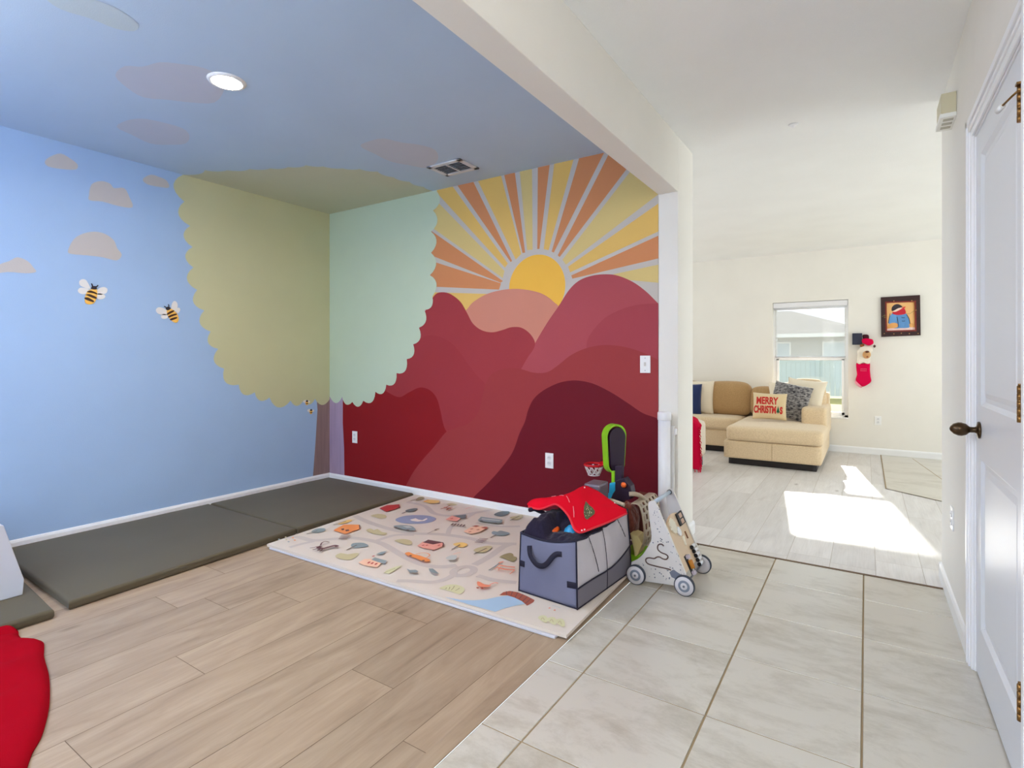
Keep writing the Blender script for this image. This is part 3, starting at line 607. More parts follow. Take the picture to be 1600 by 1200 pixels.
# ------------------------------------------------------------------ outdoors
mb = MB()
mb.quadgrid(lambda u, v: (-30 + 60 * u, YF + .2 + 40 * v, -.12 + .0 * noise.noise((u * 9, v * 9, 0))), 20, 20)
struct(mb.build('ground', mat('dry lawn', (160, 150, 84), .9, var=.25, vscale=3, rgb2=(132, 134, 78))), 'yellow green lawn outside the window')
t = thing('neighbour_house', 'pale neighbouring house with low hip roof outside window', 'house', (-8, 40, -.1))
HW = mat('pale stucco', (176, 178, 174), .8); HR = mat('grey tan roof shingle', (150, 144, 134), .9, var=.1, vscale=20)
mb = MB(); mb.box((-16, 37.6, -.12), (.2, 45.4, 2.75)); mb.build('wall', HW, t)
mb = MB(); P = [(-16.6, 37, 2.72), (.7, 37, 2.72), (.7, 46, 2.72), (-16.6, 46, 2.72)]; r0, r1 = (-11.8, 41.5, 4.5), (-4.3, 41.5, 4.5)
mb.poly([P[0], P[1], r1, r0]); mb.poly([P[1], P[2], r1]); mb.poly([P[2], P[3], r0, r1]); mb.poly([P[3], P[0], r0]); mb.poly(P[::-1]); mb.build('roof', HR, t)
mb = MB(); mb.box((-16.65, 36.92, 2.52), (.75, 37.0, 2.74)); mb.box((.7, 36.92, 2.52), (.78, 46, 2.74)); mb.build('fascia', mat('fascia white', (245, 245, 245), .5), t)
for x in (-12.4, -9.2, -5.2, -2.2):
    mb = MB(); mb.box((x, 37.54, 1.15), (x + 1.3, 37.6, 2.25)); w_ = mb.build('window', mat('house window frame', (240, 240, 240), .5), t)
    mb = MB(); mb.box((x + .08, 37.52, 1.23), (x + 1.22, 37.545, 2.17)); mb.build('pane', mat('house pane', (170, 190, 200), .1), w_)
t = thing('garden_fence', 'pale blue grey board fence across the lawn outside', 'fence', (-3, 21.5, -.1))
FM = mat('pale fence vinyl', (190, 200, 202), .6)
for k in range(8):
    mb = MB(); x = -11 + k * 2.4
    mb.box((x - .06, 21.43, -.12), (x + .06, 21.55, 1.22)); mb.build('post', FM, t)
    if k < 7:
        mb = MB()
        for q in range(15): mb.box((x + .07 + q * .151, 21.47, -.05), (x + .07 + q * .151 + .145, 21.49, 1.12))
        mb.box((x, 21.46, 1.1), (x + 2.4, 21.5, 1.16)); mb.build('panel', FM, t)
# ------------------------------------------------------------------ grey folding mats
GM = mat('olive grey mat cover', (94, 86, 68), .68, .25, bump=.05, bscale=220, var=.06, vscale=3, sheen=.1)
def cushion_box(mb, quad, z0, z1, n=18, r=.02, seamf=None, puff=.004):
    A, B, C, D = [Vector((*p, 0)) for p in quad]
    def top(u, v):
        P = (A * (1 - u) + B * u) * (1 - v) + (D * (1 - u) + C * u) * v
        ex = min(u, 1 - u) * (B - A).length; ey = min(v, 1 - v) * (D - A).length
        return P, min(ex, ey)
    def fn(u, v, s):
        P, e = top(u, v); h = (z1 - z0) / 2; rr = min(r, h)
        k = min(1, e / rr) if rr else 1
        z = (z0 + z1) / 2 + s * (h - rr + rr * math.sqrt(max(0, 1 - (1 - k) ** 2))) 
        if s > 0: z += puff * (1 - (1 - min(1, e / .15)) ** 2) + .0018 * noise.noise((P.x * 5, P.y * 5, 3)); 
        return (P.x, P.y, z)
    w = lambda t: 0.5 - 0.5 * math.cos(math.pi * t) if False else t
    def warp(t, L):
        e = r * 1.2 / L                      # concentrate rows at the rounded rim
        if t < .2: return e * (t / .2) ** 1.6
        if t > .8: return 1 - e * ((1 - t) / .2) ** 1.6
        return e + (1 - 2 * e) * (t - .2) / .6
    LU = (B - A).length; LV = (D - A).length
    mb.quadgrid(lambda u, v: fn(warp(u, LU), warp(v, LV), 1), 30, 30)
    mb.quadgrid(lambda u, v: fn(warp(1 - u, LU), warp(v, LV), -1), 30, 30)
    # side band joins the two shells
    for (P, Q) in ((A, B), (B, C), (C, D), (D, A)):
        hh = (z1 - z0) / 2; rr = min(r, hh); za = (z0 + z1) / 2 - (hh - rr); zb = (z0 + z1) / 2 + (hh - rr)
        if zb - za > 1e-4: mb.poly([(P.x, P.y, za), (Q.x, Q.y, za), (Q.x, Q.y, zb), (P.x, P.y, zb)])
x0 = XL + .016
mt = []
for quad, lab in (([(x0, 2.372), (-3.345, 2.36), (-3.36, 3.535), (x0, 3.545)], 'olive grey floor mat in the corner beside the play mat'),
                  ([(x0, 1.062), (-3.275, 1.03), (-3.21, 2.10), (x0, 2.358)], 'olive grey floor mat along blue wall, between the other two'),
                  ([(x0, -.22), (-3.235, -.22), (-3.235, .962), (x0, 1.045)], 'olive grey floor mat at the left edge, under white foam wedge')):
    if lab.startswith('olive grey floor mat along'): quad = [(x0, 1.062), (-3.275, 1.03), (-3.345, 2.345), (x0, 2.358)]
    mb = MB(); cushion_box(mb, quad, .001, .046, r=.014)
    t = mb.build('floor_mat', GM, merge=True); tag(t, lab, 'mat', 'olive grey mats along the blue wall'); mt.append(t)
# ------------------------------------------------------------------ printed play mat
PMZ = .030
MATW = mat('cream play mat', (222, 210, 198), .5, .35, var=.02, vscale=2); MATU = mat('pale grey play mat foam', (206, 206, 214), .6)
c0 = PZ(417, 850, PMZ); c1 = PZ(885, 992.5, PMZ); c3 = PZ(656, 770.5, PMZ); c2 = c1 + (PZ(985, 898, PMZ) - c1).normalized() * (c3 - c0).length * .945 + Vector((-.03, 0, 0))
t = thing('play_mat', 'cream folded play mat printed with roads, houses and animals', 'play mat', tuple((c0 + c2) / 2 - Vector((0, 0, .03))))
def slab(quad, z0, z1, name, m, bev=.003):
    mb = MB(); mb.prism([(p.x, p.y, z0) for p in quad], (0, 0, z1 - z0)); return mb.build(name, m, t, bevel=bev, merge=True)
e1 = (c1 - c0).normalized()
slab([c0 + Vector((.03, -.004, 0)), c1 - e1 * .05 + Vector((0, -.012, 0)), c2 - e1 * .04, c3 + e1 * .02], .002, .0135, 'lower_fold', MATU)
mb = MB(); mb.prism([(p.x, p.y, .0155) for p in (c0, c1, c2, c3)], (0, 0, PMZ - .0155 - .0004))
L = Layers(mb, 'z', PMZ - .0004, 1, None, .00012)
L.mats = [MATW]; L.quad = [(p.x, p.y) for p in (c0, c1, c2, c3)]
def col(rgb): return mat('print %d %d %d' % rgb, rgb, .5)
ROAD = col((203, 192, 185)); OL = col((198, 186, 146)); OLD = col((158, 148, 112)); TEAL = col((142, 156, 160)); TEALD = col((112, 126, 132)); BR = col((110, 74, 76)); OR = col((240, 150, 88)); OR2 = col((232, 140, 110)); PCH = col((246, 200, 172)); PNK = col((234, 164, 148)); REDP = col((190, 66, 66)); YLP = col((236, 196, 120)); LB = col((168, 196, 220)); POND = col((148, 158, 188)); DK = col((104, 86, 80)); CRM = col((240, 228, 216)); GRYP = col((196, 200, 196)); BRK = col((170, 92, 72)); GRN = col((214, 210, 168))
CR = {'A': (.275, 400, 740), 'B': (.15, 400, 760), 'C': (.15, 600, 760), 'D': (.1625, 640, 840)}
def cv_(k, p): s, x, y = CR[k]; return (x + p[0] * s, y + p[1] * s)
def uvs(k, pts): return [L.uv(*cv_(k, p)) for p in pts]
def sh(k, pts, m, sm=0): L.add(uvs(k, smooth(pts, sm) if sm else pts), m)
def rd(k, pts, w, m=ROAD): L.line(uvs(k, smooth(pts, 5, False)), w, m)
L.n += 1
# roads
rd('A', [(90, 372), (230, 360), (330, 380), (520, 365), (640, 378), (720, 400), (790, 440), (860, 480), (960, 520), (1060, 530), (1140, 520)], .05)
rd('A', [(560, 240), (650, 280), (780, 320), (900, 340), (1050, 345), (1200, 365), (1330, 395), (1480, 400)], .05)
rd('A', [(690, 380), (790, 350), (900, 348)], .04)
rd('A', [(860, 160), (960, 185), (1010, 225), (1100, 240), (1230, 225), (1340, 205)], .045)
rd('A', [(1090, 345), (1110, 300), (1180, 260), (1240, 225)], .035)
rd('A', [(1240, 520), (1330, 470), (1400, 420), (1450, 400)], .05)
rd('A', [(190, 420), (260, 400), (330, 385)], .035)
rd('A', [(800, 610), (900, 612), (1000, 618), (1080, 600), (1130, 570)], .04)
rd('A', [(1260, 580), (1350, 605), (1480, 620)], .04)
rd('A', [(1250, 280), (1380, 300), (1500, 300)], .035)
cxy = Vector(L.uv(*cv_('A', (1180, 555)))); rr_ = (Vector(L.uv(*cv_('A', (1275, 555)))) - cxy).length * .62
L.line([(cxy.x + rr_ * math.cos(a) * .9, cxy.y + rr_ * math.sin(a) * 1.15) for a in np.linspace(0, 2 * math.pi, 33)], .045, ROAD)
# stream and bridge
sh('D', [(330, 572), (480, 600), (620, 606), (740, 596), (850, 572), (960, 560), (1060, 590), (1110, 640), (980, 665), (890, 690), (822, 716), (600, 655), (420, 600)], LB)
sh('D', [(862, 556), (900, 528), (960, 516), (1040, 528), (1130, 566), (1202, 604), (1190, 625), (1130, 657), (1080, 615), (1010, 580), (940, 558)], BRK)
for a, b in (((930, 520), (935, 556)), ((990, 520), (975, 562)), ((1040, 530), (1015, 580)), ((1090, 548), (1050, 598)), ((1135, 570), (1085, 618)), ((1170, 590), (1110, 640))): rd('D', [a, ((a[0] + b[0]) / 2, (a[1] + b[1]) / 2), b], .004, BR)
# pond with swan
sh('C', [(118, 350), (170, 322), (260, 305), (380, 302), (480, 312), (545, 340), (500, 372), (400, 390), (260, 392), (160, 378)], POND, 3)
sh('C', [(270, 350), (330, 335), (360, 350), (400, 355), (440, 335), (455, 342), (420, 362), (350, 370), (290, 362)], CRM)
# bushes and trees
def tree(k, crown, trunk, m=OL, tm=DK, w=.008):
    sh(k, crown, m, 3); rd(k, [trunk[0], ((trunk[0][0] + trunk[1][0]) / 2, (trunk[0][1] + trunk[1][1]) / 2), trunk[1]], w, tm)
sh('D', [(285, 495), (330, 470), (400, 455), (470, 462), (525, 490), (520, 525), (480, 548), (430, 535), (350, 510)], GRN, 3)
for q in ([(340, 500), (355, 485)], [(400, 510), (430, 470)], [(440, 515), (480, 490)], [(375, 505), (385, 480)]): rd('D', [q[0], ((q[0][0] + q[1][0]) / 2 + 5, (q[0][1] + q[1][1]) / 2), q[1]], .004, OLD)
for x in (1285, 1370, 1450):
    sh('D', [(x - 50, 780 + (x - 1285) * .2), (x - 20, 755 + (x - 1285) * .2), (x + 25, 760 + (x - 1285) * .2), (x + 45, 800 + (x - 1285) * .25), (x + 20, 825 + (x - 1285) * .25)], GRN, 3)
    rd('D', [(x - 20, 795 + (x - 1285) * .2), (x - 5, 775 + (x - 1285) * .2), (x + 12, 800 + (x - 1285) * .25)], .005, OL)
sh('A', [(450, 470), (480, 455), (520, 462), (545, 458), (585, 455), (565, 480), (520, 494), (470, 485)], OL, 2)
sh('A', [(625, 325), (650, 315), (670, 325), (690, 318), (715, 335), (745, 340), (730, 352), (690, 350), (650, 340)], OL, 2)
sh('A', [(785, 383), (830, 375), (870, 380), (888, 395), (870, 410), (820, 398)], OL, 2)
sh('A', [(650, 243), (690, 232), (735, 238), (740, 252), (710, 258), (680, 252)], OL, 2)
sh('C', [(1200, 745), (1250, 715), (1310, 700), (1345, 712), (1350, 735), (1380, 745), (1375, 775), (1340, 792), (1290, 775), (1240, 755)], OLD, 2)
sh('A', [(1080, 178), (1110, 170), (1145, 178), (1120, 184)], OL, 2)
tree('B', [(575, 480), (610, 455), (660, 443), (715, 445), (722, 462), (690, 480), (630, 490)], ((525, 502), (640, 470)), TEAL)
tree('B', [(990, 630), (1000, 605), (1050, 595), (1120, 597), (1170, 620), (1150, 635), (1080, 645), (1020, 648)], ((942, 672), (1050, 618)), TEAL)
tree('B', [(850, 400), (900, 375), (960, 355), (1000, 355), (980, 375), (920, 392)], ((805, 408), (940, 368)), YLP)
sh('B', [(1330, 912), (1360, 880), (1440, 850), (1525, 830), (1460, 875), (1390, 918)], GRN); rd('B', [(1330, 915), (1370, 895), (1450, 862)], .004, OLD)
tree('C', [(330, 150), (360, 120), (400, 115), (425, 128), (400, 142), (360, 152)], ((275, 158), (350, 135)), OLD)
tree('C', [(220, 262), (260, 245), (320, 235), (350, 240), (320, 262), (260, 275)], ((185, 288), (260, 262)), TEALD)
tree('C', [(1145, 300), (1190, 275), (1250, 265), (1305, 270), (1290, 295), (1230, 318), (1170, 312)], ((1145, 302), (1240, 295)), TEALD)
tree('C', [(1310, 335), (1360, 318), (1430, 305), (1450, 315), (1420, 345), (1370, 355)], ((1312, 362), (1410, 318)), OL)
tree('C', [(1120, 495), (1140, 475), (1180, 482), (1210, 470), (1260, 480), (1308, 495), (1290, 512), (1220, 522), (1150, 515)], ((1110, 545), (1170, 512)), TEAL)
tree('C', [(720, 615), (760, 598), (820, 595), (870, 612), (850, 635), (790, 645)], ((705, 668), (790, 618)), YLP)
tree('C', [(930, 680), (980, 650), (1060, 632), (1125, 636), (1100, 670), (1040, 700), (980, 695)], ((935, 718), (1070, 655)), OL)
rd('C', [(455, 502), (510, 475), (540, 462)], .004, DK); rd('C', [(530, 465), (550, 456), (575, 452)], .010, DK)
rd('C', [(845, 245), (890, 228), (945, 212)], .006, PNK)
rd('C', [(1090, 888), (1150, 850), (1205, 810)], .007, TEALD); rd('C', [(1195, 812), (1220, 803), (1245, 798)], .014, OR2)
# houses
sh('B', [(805, 468), (915, 408), (1080, 410), (1085, 430), (1085, 452), (930, 508)], OR); rd('B', [(1076, 412), (1080, 430), (1078, 450)], .008, DK); sh('B', [(885, 455), (915, 448), (920, 465), (895, 470)], BR); sh('B', [(930, 465), (965, 460), (970, 475), (935, 480)], BR)
sh('A', [(700, 203), (745, 185), (815, 180), (818, 195), (790, 208), (740, 222)], REDP); rd('A', [(800, 183), (812, 190), (815, 202)], .006, BR)
sh('B', [(1065, 810), (1130, 770), (1250, 770), (1310, 810), (1260, 860), (1130, 838)], PCH); sh('B', [(1200, 778), (1240, 755), (1365, 790), (1340, 824), (1260, 800)], TEAL); sh('B', [(1250, 720), (1300, 698), (1370, 685), (1310, 725)], TEAL); rd('B', [(1210, 745), (1225, 740), (1235, 738)], .012, REDP)
for x in (1165, 1200, 1240): rd('B', [(x, 818 + (x - 1165) * .2), (x + 12, 808 + (x - 1165) * .2), (x + 22, 800 + (x - 1165) * .2)], .012, REDP)
sh('C', [(345, 635), (405, 590), (620, 598), (610, 640), (520, 678), (420, 660)], PNK); sh('C', [(405, 598), (460, 570), (620, 598), (510, 620)], BR); rd('C', [(612, 600), (618, 615), (612, 638)], .008, BR)
for x in (395, 435, 560): rd('C', [(x, 632), (x + 12, 629), (x + 24, 626)], .012, REDP)
sh('C', [(640, 358), (710, 318), (800, 345), (760, 378), (680, 368)], PNK); sh('C', [(715, 320), (855, 305), (850, 345), (790, 342)], TEALD); rd('C', [(690, 352), (705, 350), (718, 345)], .012, REDP)
sh('C', [(825, 485), (905, 440), (1030, 430), (1060, 455), (1000, 490), (905, 512)], PCH); sh('C', [(915, 430), (960, 420), (1000, 428), (960, 440)], BRK); sh('C', [(1010, 445), (1050, 435), (1085, 440), (1060, 460)], BRK)
for q in ((900, 462), (965, 470), (880, 492)): rd('C', [q, (q[0] + 15, q[1] - 3), (q[0] + 28, q[1] - 6)], .012, BRK)
sh('C', [(405, 172), (450, 150), (580, 158), (575, 185), (480, 192)], YLP); rd('C', [(420, 170), (450, 162), (470, 158)], .012, OR)
# crossings
for k in range(4): rd('B', [(862 + k * 8, 562 - k * 12), (905 + k * 8, 560 - k * 12), (950 + k * 12, 565 - k * 13)], .008, BR)
for k in range(5): rd('C', [(700 + k * 30, 420 + k * 4), (712 + k * 30, 410 + k * 4), (722 + k * 30, 400 + k * 4)], .012, DK)
for k in range(4): rd('C', [(945 + k * 16, 600 - k * 13), (990 + k * 15, 602 - k * 13), (1030 + k * 18, 606 - k * 13)], .008, BR)
# vehicles
sh('C', [(215, 720), (260, 705), (310, 728), (380, 745), (450, 770), (480, 790), (465, 805), (400, 800), (330, 770), (255, 745)], OR, 2); rd('C', [(330, 728), (390, 715), (450, 718), (475, 740), (440, 765)], .006, OR)
for q in ((265, 742), (398, 795)): rd('C', [q, (q[0] + 12, q[1] + 1), (q[0] + 24, q[1] + 2)], .016, DK)
sh('C', [(95, 432), (180, 422), (280, 430), (320, 455), (325, 478), (240, 475), (160, 455)], TEAL, 2); sh('C', [(195, 436), (260, 432), (295, 450), (240, 452)], GRYP)
rd('C', [(105, 444), (120, 446), (135, 447)], .016, DK); rd('C', [(235, 472), (250, 474), (265, 475)], .016, DK)
sh('C', [(975, 372), (1010, 335), (1235, 365), (1225, 402), (1100, 395)], TEAL, 0); sh('C', [(1020, 350), (1215, 372), (1205, 382), (1015, 362)], GRYP)
rd('C', [(1005, 378), (1018, 380), (1030, 381)], .016, DK); rd('C', [(1150, 402), (1165, 403), (1178, 404)], .016, DK)
# animals, bench, flowers
rd('B', [(680, 645), (650, 660), (700, 670), (760, 655), (820, 640), (850, 650)], .026, BR); rd('B', [(672, 640), (685, 612), (720, 598), (765, 605)], .010, BR)
for q in ((560, 665, 640, 650), (590, 685, 650, 662), (635, 695, 680, 665), (665, 702, 700, 668)): rd('B', [(q[0], q[1]), ((q[0] + q[2]) / 2, (q[1] + q[3]) / 2 + 4), (q[2], q[3])], .008, BR)
rd('C', [(590, 255), (640, 240), (690, 215)], .012, BRK); rd('C', [(650, 268), (680, 245), (715, 240)], .012, BRK); rd('C', [(625, 238), (665, 245), (700, 252)], .018, BRK)
sh('D', [(650, 450), (680, 455), (720, 478), (785, 485), (760, 502), (700, 505), (655, 490)], OR2, 2); rd('D', [(770, 480), (820, 462), (850, 468)], .008, OR2); rd('D', [(650, 505), (655, 512), (660, 518)], .012, BRK); rd('D', [(690, 510), (698, 517), (705, 522)], .012, BRK)
sh('C', [(235, 885), (270, 900), (330, 898), (360, 915), (340, 925), (270, 930)], TEAL, 0); sh('C', [(465, 885), (510, 885), (545, 915), (575, 940), (520, 932), (475, 912)], TEAL, 0)
sh('C', [(640, 775), (700, 745), (760, 750), (740, 790), (690, 795)], GRYP, 2); rd('C', [(720, 735), (760, 722), (800, 718)], .008, PCH)
for q in ([(1190, 850), (1270, 862), (1365, 872)], [(1180, 875), (1270, 895), (1360, 900)]): rd('C', q, .014, OR2)
for q in ([(1150, 898), (1170, 880), (1195, 850)], [(1310, 945), (1335, 925), (1362, 900)], [(1190, 905), (1200, 890), (1215, 870)]): rd('C', q, .005, OR2)
for q, m in (((240, 578), TEAL), ((310, 555), OL), ((385, 562), OR), ((405, 588), OR), ((315, 582), OL), ((340, 605), TEAL)): sh('B', [(q[0] - 14, q[1]), (q[0], q[1] - 7), (q[0] + 14, q[1]), (q[0], q[1] + 7)], m)
sh('D', [(1330, 715), (1350, 705), (1355, 720)], OR2); sh('D', [(1380, 735), (1400, 725), (1405, 742)], OR2); rd('D', [(1370, 690), (1420, 700), (1450, 715)], .006, GRYP)
mb.build('upper_fold', L.mats, t)
# ------------------------------------------------------------------ foam wedge
FW = mat('pale grey foam cover', (206, 212, 224), .7, .3, bump=.04, bscale=150)
XA = -3.62; XB = -4.48
cr = PZ(36, 929, .051); XA = cr.x
pts = [(cr.y, .05), (cr.y + .005, .125)] ; tp = PX(6, 821, XA); pts += [(tp.y, tp.z), (tp.y - .06, tp.z + .02), (tp.y - .62, .06), (tp.y - .62, .05)]
mb = MB(); mb.prism([(XA, y, z) for y, z in pts], (XB - XA, 0, 0)); tag(mb.build('foam_wedge', FW, bevel=.02, seg=4, merge=True), 'pale grey foam wedge cushion standing on the leftmost mat', 'foam wedge')
# ------------------------------------------------------------------ red blanket front left
RB = mat('red fleece', (160, 8, 27), .95, .03, bump=.15, bscale=300, var=.08, vscale=5)
edge = smooth([PZ(*p).to_2d().to_tuple() for p in [(-30, 980), (0, 986), (26, 987), (30, 997), (40, 1003), (67, 1006), (69, 1030), (77, 1062), (77, 1105), (66, 1150), (50, 1180), (38, 1215), (10, 1290)]], 5, False)
ctr = [(-3.55, .55), (-3.35, -.35)]
def bl(u, v):
    i = u * (len(edge) - 1); k = min(int(i), len(edge) - 2); f = i - k
    e = Vector(edge[k]) * (1 - f) + Vector(edge[k + 1]) * f; c = Vector(ctr[0]) * (1 - u) + Vector(ctr[1]) * u
    p = e * (1 - v) + c * v
    hgt = .010 + .020 * min(1, v / .06) ** .6 + .012 * math.sin(v * 9 + u * 3) * min(1, v * 4)
    hgt += (.014 * noise.noise((p.x * 7, p.y * 7, 0)) + .010 * noise.noise((p.x * 16, p.y * 9, 4))) * min(1, v * 8)
    fold = math.exp(-((u - .22 - v * .25) / .02) ** 2) * .016 * min(1, v * 14)
    return (p.x, p.y, max(.006, hgt - fold))
mb = MB(); mb.quadgrid(lambda u, v: bl(u, v), 90, 40)
mb.quadgrid(lambda u, v: (lambda p: (p[0], p[1], .001))(bl(u, 1 - v)), 90, 1)
mb.quadgrid(lambda u, v: (lambda p: (p[0], p[1], .001 if v < .5 else p[2]))(bl(u, 0)), 90, 1)
tag(mb.build('red_blanket', RB, merge=True), 'crumpled red fleece blanket on the plank floor', 'blanket')
# ------------------------------------------------------------------ sectional sofa
def fabric(name, rgb, rgb2=None, **k):
    return mat(name, rgb, .88, .15, bump=k.pop('bump', .12), bscale=k.pop('bscale', 260), sheen=.3, rgb2=rgb2, vscale=k.pop('vscale', 90), **k)
SF = fabric('taupe beige chenille', (230, 207, 172), (214, 190, 154)); SFD = fabric('brown tan cushion', (186, 150, 104), (172, 138, 94))
LEGM = mat('dark espresso wood', (34, 28, 30), .5)
sofa = thing('sectional_sofa', 'beige sectional sofa with chaise below the far window', 'sofa', (-1.2, 7.6, 0))
def rbox(name, lo, hi, m, r=.03, seg=4, puff=0, parent=sofa, M=None, n=10, sub=True):
    mb = MB(); c = [(a + b) / 2 for a, b in zip(lo, hi)]; hs = [(b - a) / 2 for a, b in zip(lo, hi)]; rr = min(r, *hs)
    # rounded box from a subdivided cube, softly puffed
    for ax in range(3):
        for s in (-1, 1):
            def fn(u, v, ax=ax, s=s):
                q = [0, 0, 0]; q[ax] = s; a1, a2 = [(1, 2), (2, 0), (0, 1)][ax]
                if s < 0: a1, a2 = a2, a1
                e = lambda t: (lambda x: math.copysign(abs(x) ** .6, x))(2 * t - 1)
                q[a1] = e(u); q[a2] = e(v)
                p = [q[i] * hs[i] for i in range(3)]
                inn = [max(-hs[i] + rr, min(hs[i] - rr, p[i])) for i in range(3)]
                d = Vector([p[i] - inn[i] for i in range(3)])
                d = d.normalized() * rr if d.length > 1e-6 else d
                o = [inn[i] + d[i] for i in range(3)]
                if puff:
                    k = [1 - (o[i] / hs[i]) ** 2 for i in range(3)]
                    o = [o[i] + (o[i] / hs[i]) * puff * (k[(i + 1) % 3] * k[(i + 2) % 3]) for i in range(3)]
                    w = noise.noise((o[0] * 6 + c[0], o[1] * 6, o[2] * 6)) * puff * .25; o[2] += w
                v3 = Vector([c[i] + o[i] for i in range(3)])
                return M @ v3 if M else v3
            mb.quadgrid(fn, n, n)
    return mb.build(name, m, parent, merge=True)
rbox('plinth', (-4.2, 7.56, 0), (-1.42, 8.28, .08), LEGM, .005); rbox('plinth', (-1.36, 6.76, 0), (-.45, 8.28, .08), LEGM, .005)
rbox('seat_base', (-4.3, 7.50, .075), (-1.40, 8.32, .30), SF, .02); rbox('chaise_base', (-1.405, 6.69, .075), (-.40, 8.32, .285), SF, .02)
mb = MB(); mb.tube([(-.885, 6.6895, .085), (-.885, 6.6885, .20), (-.885, 6.6895, .28)], .002, 6); mb.build('seam', SFD, sofa)
rbox('seat_cushion', (-2.86, 7.47, .295), (-1.385, 8.1, .455), SF, .04, puff=.012); rbox('seat_cushion', (-4.3, 7.47, .295), (-2.87, 8.1, .455), SF, .04, puff=.012)
rbox('chaise_cushion', (-1.375, 6.675, .28), (-.385, 8.1, .452), SF, .045, puff=.014, n=14)
rbox('backrest', (-4.35, 8.12, .28), (-.40, 8.36, .80), SF, .03)
rbox('armrest', (-.655, 7.36, .28), (-.385, 8.34, .655), SF, .045, puff=.004)
MT = lambda c, rx=0, rz=0: Matrix.Translation(c) @ Matrix.Rotation(rz, 4, 'Z') @ Matrix.Rotation(rx, 4, 'X')
for c, w in (((-1.63, 8.02, .68), .30), ((-2.28, 8.02, .68), .30), ((-2.93, 8.02, .68), .30)):
    rbox('back_cushion', (-w, -.10, -.215), (w, .10, .215), SFD, .07, puff=.03, M=MT(c, -.14))
rbox('back_cushion', (-.20, -.09, -.18), (.20, .09, .18), SFD, .07, puff=.03, M=MT((-1.12, 8.02, .655), -.14)); rbox('back_cushion', (-.21, -.10, -.23), (.21, .10, .23), SF, .07, puff=.03, M=MT((-.66, 7.99, .72), -.14))
# scatter pillows
def pillow(name, label, w, h, d, Mx, m, cat='pillow', group=None, shag=0, pinch=.10, n=26):
    t = thing(name, label, cat, tuple(Mx.translation), group)
    def S(u, v, s):
        x = 2 * u - 1; y = 2 * v - 1
        f = (max(0, 1 - x * x) ** .42) * (max(0, 1 - y * y) ** .42)
        kx = 1 - pinch * (1 - y * y) * abs(x) ** 2 * 1.0; ky = 1 - pinch * (1 - x * x) * abs(y) ** 2
        p = Vector((x * w / 2 * kx, -s * f * d / 2, y * h / 2 * ky))
        p.y += .006 * noise.noise((x * 2.5, y * 2.5, s * 4)) * f
        if shag: p += Vector((0, -s, 0)) * shag * noise.noise((x * 9 + 3, y * 16, s)) * min(1, f * 3) + Vector((noise.noise((x * 7, y * 7, 5)), 0, noise.noise((x * 8, y * 6, 9)))) * shag * .6
        return p
    mb = MB(); mb.quadgrid(lambda u, v: Mx @ S(u, v, 1), n, n); mb.quadgrid(lambda u, v: Mx @ S(1 - u, v, -1), n, n)
    o = mb.build('cover', m, t, merge=True); return t, o, S
def MP(c, yaw=0, tilt=-.2, roll=0): return Matrix.Translation(c) @ Matrix.Rotation(yaw, 4, 'Z') @ Matrix.Rotation(tilt, 4, 'X') @ Matrix.Rotation(roll, 4, 'Y')
CRE = fabric('cream canvas', (222, 200, 160), bscale=400); XM = MP((-.995, 7.33, .648), .10, -.25, .02)
xt, xo, XS = pillow('throw_pillow', 'cream lumbar pillow with red MERRY CHRISTMAS lettering', .385, .335, .12, XM, CRE, pinch=.06)
RL = mat('red lettering', (196, 44, 40), .8); GL = mat('green tree print', (30, 92, 62), .8)
def text_mesh(body, size, x, z, sx, m, name='lettering', bold=.0):
    cu_ = bpy.data.curves.new('t', 'FONT'); cu_.body = body; cu_.size = size; cu_.align_x = 'LEFT'; cu_.offset = bold
    o = bpy.data.objects.new('t', cu_); COL.objects.link(o); dg = bpy.context.evaluated_depsgraph_get(); me = bpy.data.meshes.new_from_object(o.evaluated_get(dg))
    vs = [(v.co.x * sx + x, v.co.y + z) for v in me.vertices]; fs = [tuple(p.vertices) for p in me.polygons]
    bpy.data.objects.remove(o); bpy.data.curves.remove(cu_); wd = max(v[0] for v in vs); return vs, fs, wd
def on_pillow(vs, fs, S, Mx, w, h, m, parent, name, off=.0022):
    mb = MB(); bm = bmesh.new(); V = [bm.verts.new((a, b, 0)) for a, b in vs]
    for f in fs:
        try: bm.faces.new([V[i] for i in f])
        except Exception: pass
    bmesh.ops.triangulate(bm, faces=bm.faces); bmesh.ops.subdivide_edges(bm, edges=[e for e in bm.edges if e.calc_length() > .02], cuts=2)
    bmesh.ops.triangulate(bm, faces=bm.faces)
    bm.verts.index_update()
    for v in bm.verts:
        p = S(v.co.x / w + .5, v.co.y / h + .5, 1); mb.v.append(tuple(Mx @ (Vector((v.co.x, p.y - off, v.co.y)))))
    for f in bm.faces: mb.face(tuple(v.index for v in f.verts), 0, True)
    bm.free(); return mb.build(name, m, parent)
a = text_mesh('MERRY', .125, -.150, .018, .62, RL, bold=.005); on_pillow(a[0], a[1], XS, XM, .385, .335, RL, xt, 'lettering')
a = text_mesh('CHRISTM', .118, -.176, -.090, .515, RL, bold=.006); on_pillow(a[0], a[1], XS, XM, .385, .335, RL, xt, 'lettering')
xe = a[2]
on_pillow([(xe + .004, -.08), (xe + .018, -.08), (xe + .018, -.092), (xe + .026, -.092), (xe + .026, -.08), (xe + .040, -.08), (xe + .022, .002)], [(0, 1, 2, 3, 4, 5, 6)], XS, XM, .385, .335, GL, xt, 'tree_print')
a2 = text_mesh('S', .112, xe + .042, -.090, .55, RL, bold=.006); on_pillow(a2[0], a2[1], XS, XM, .385, .335, RL, xt, 'lettering')
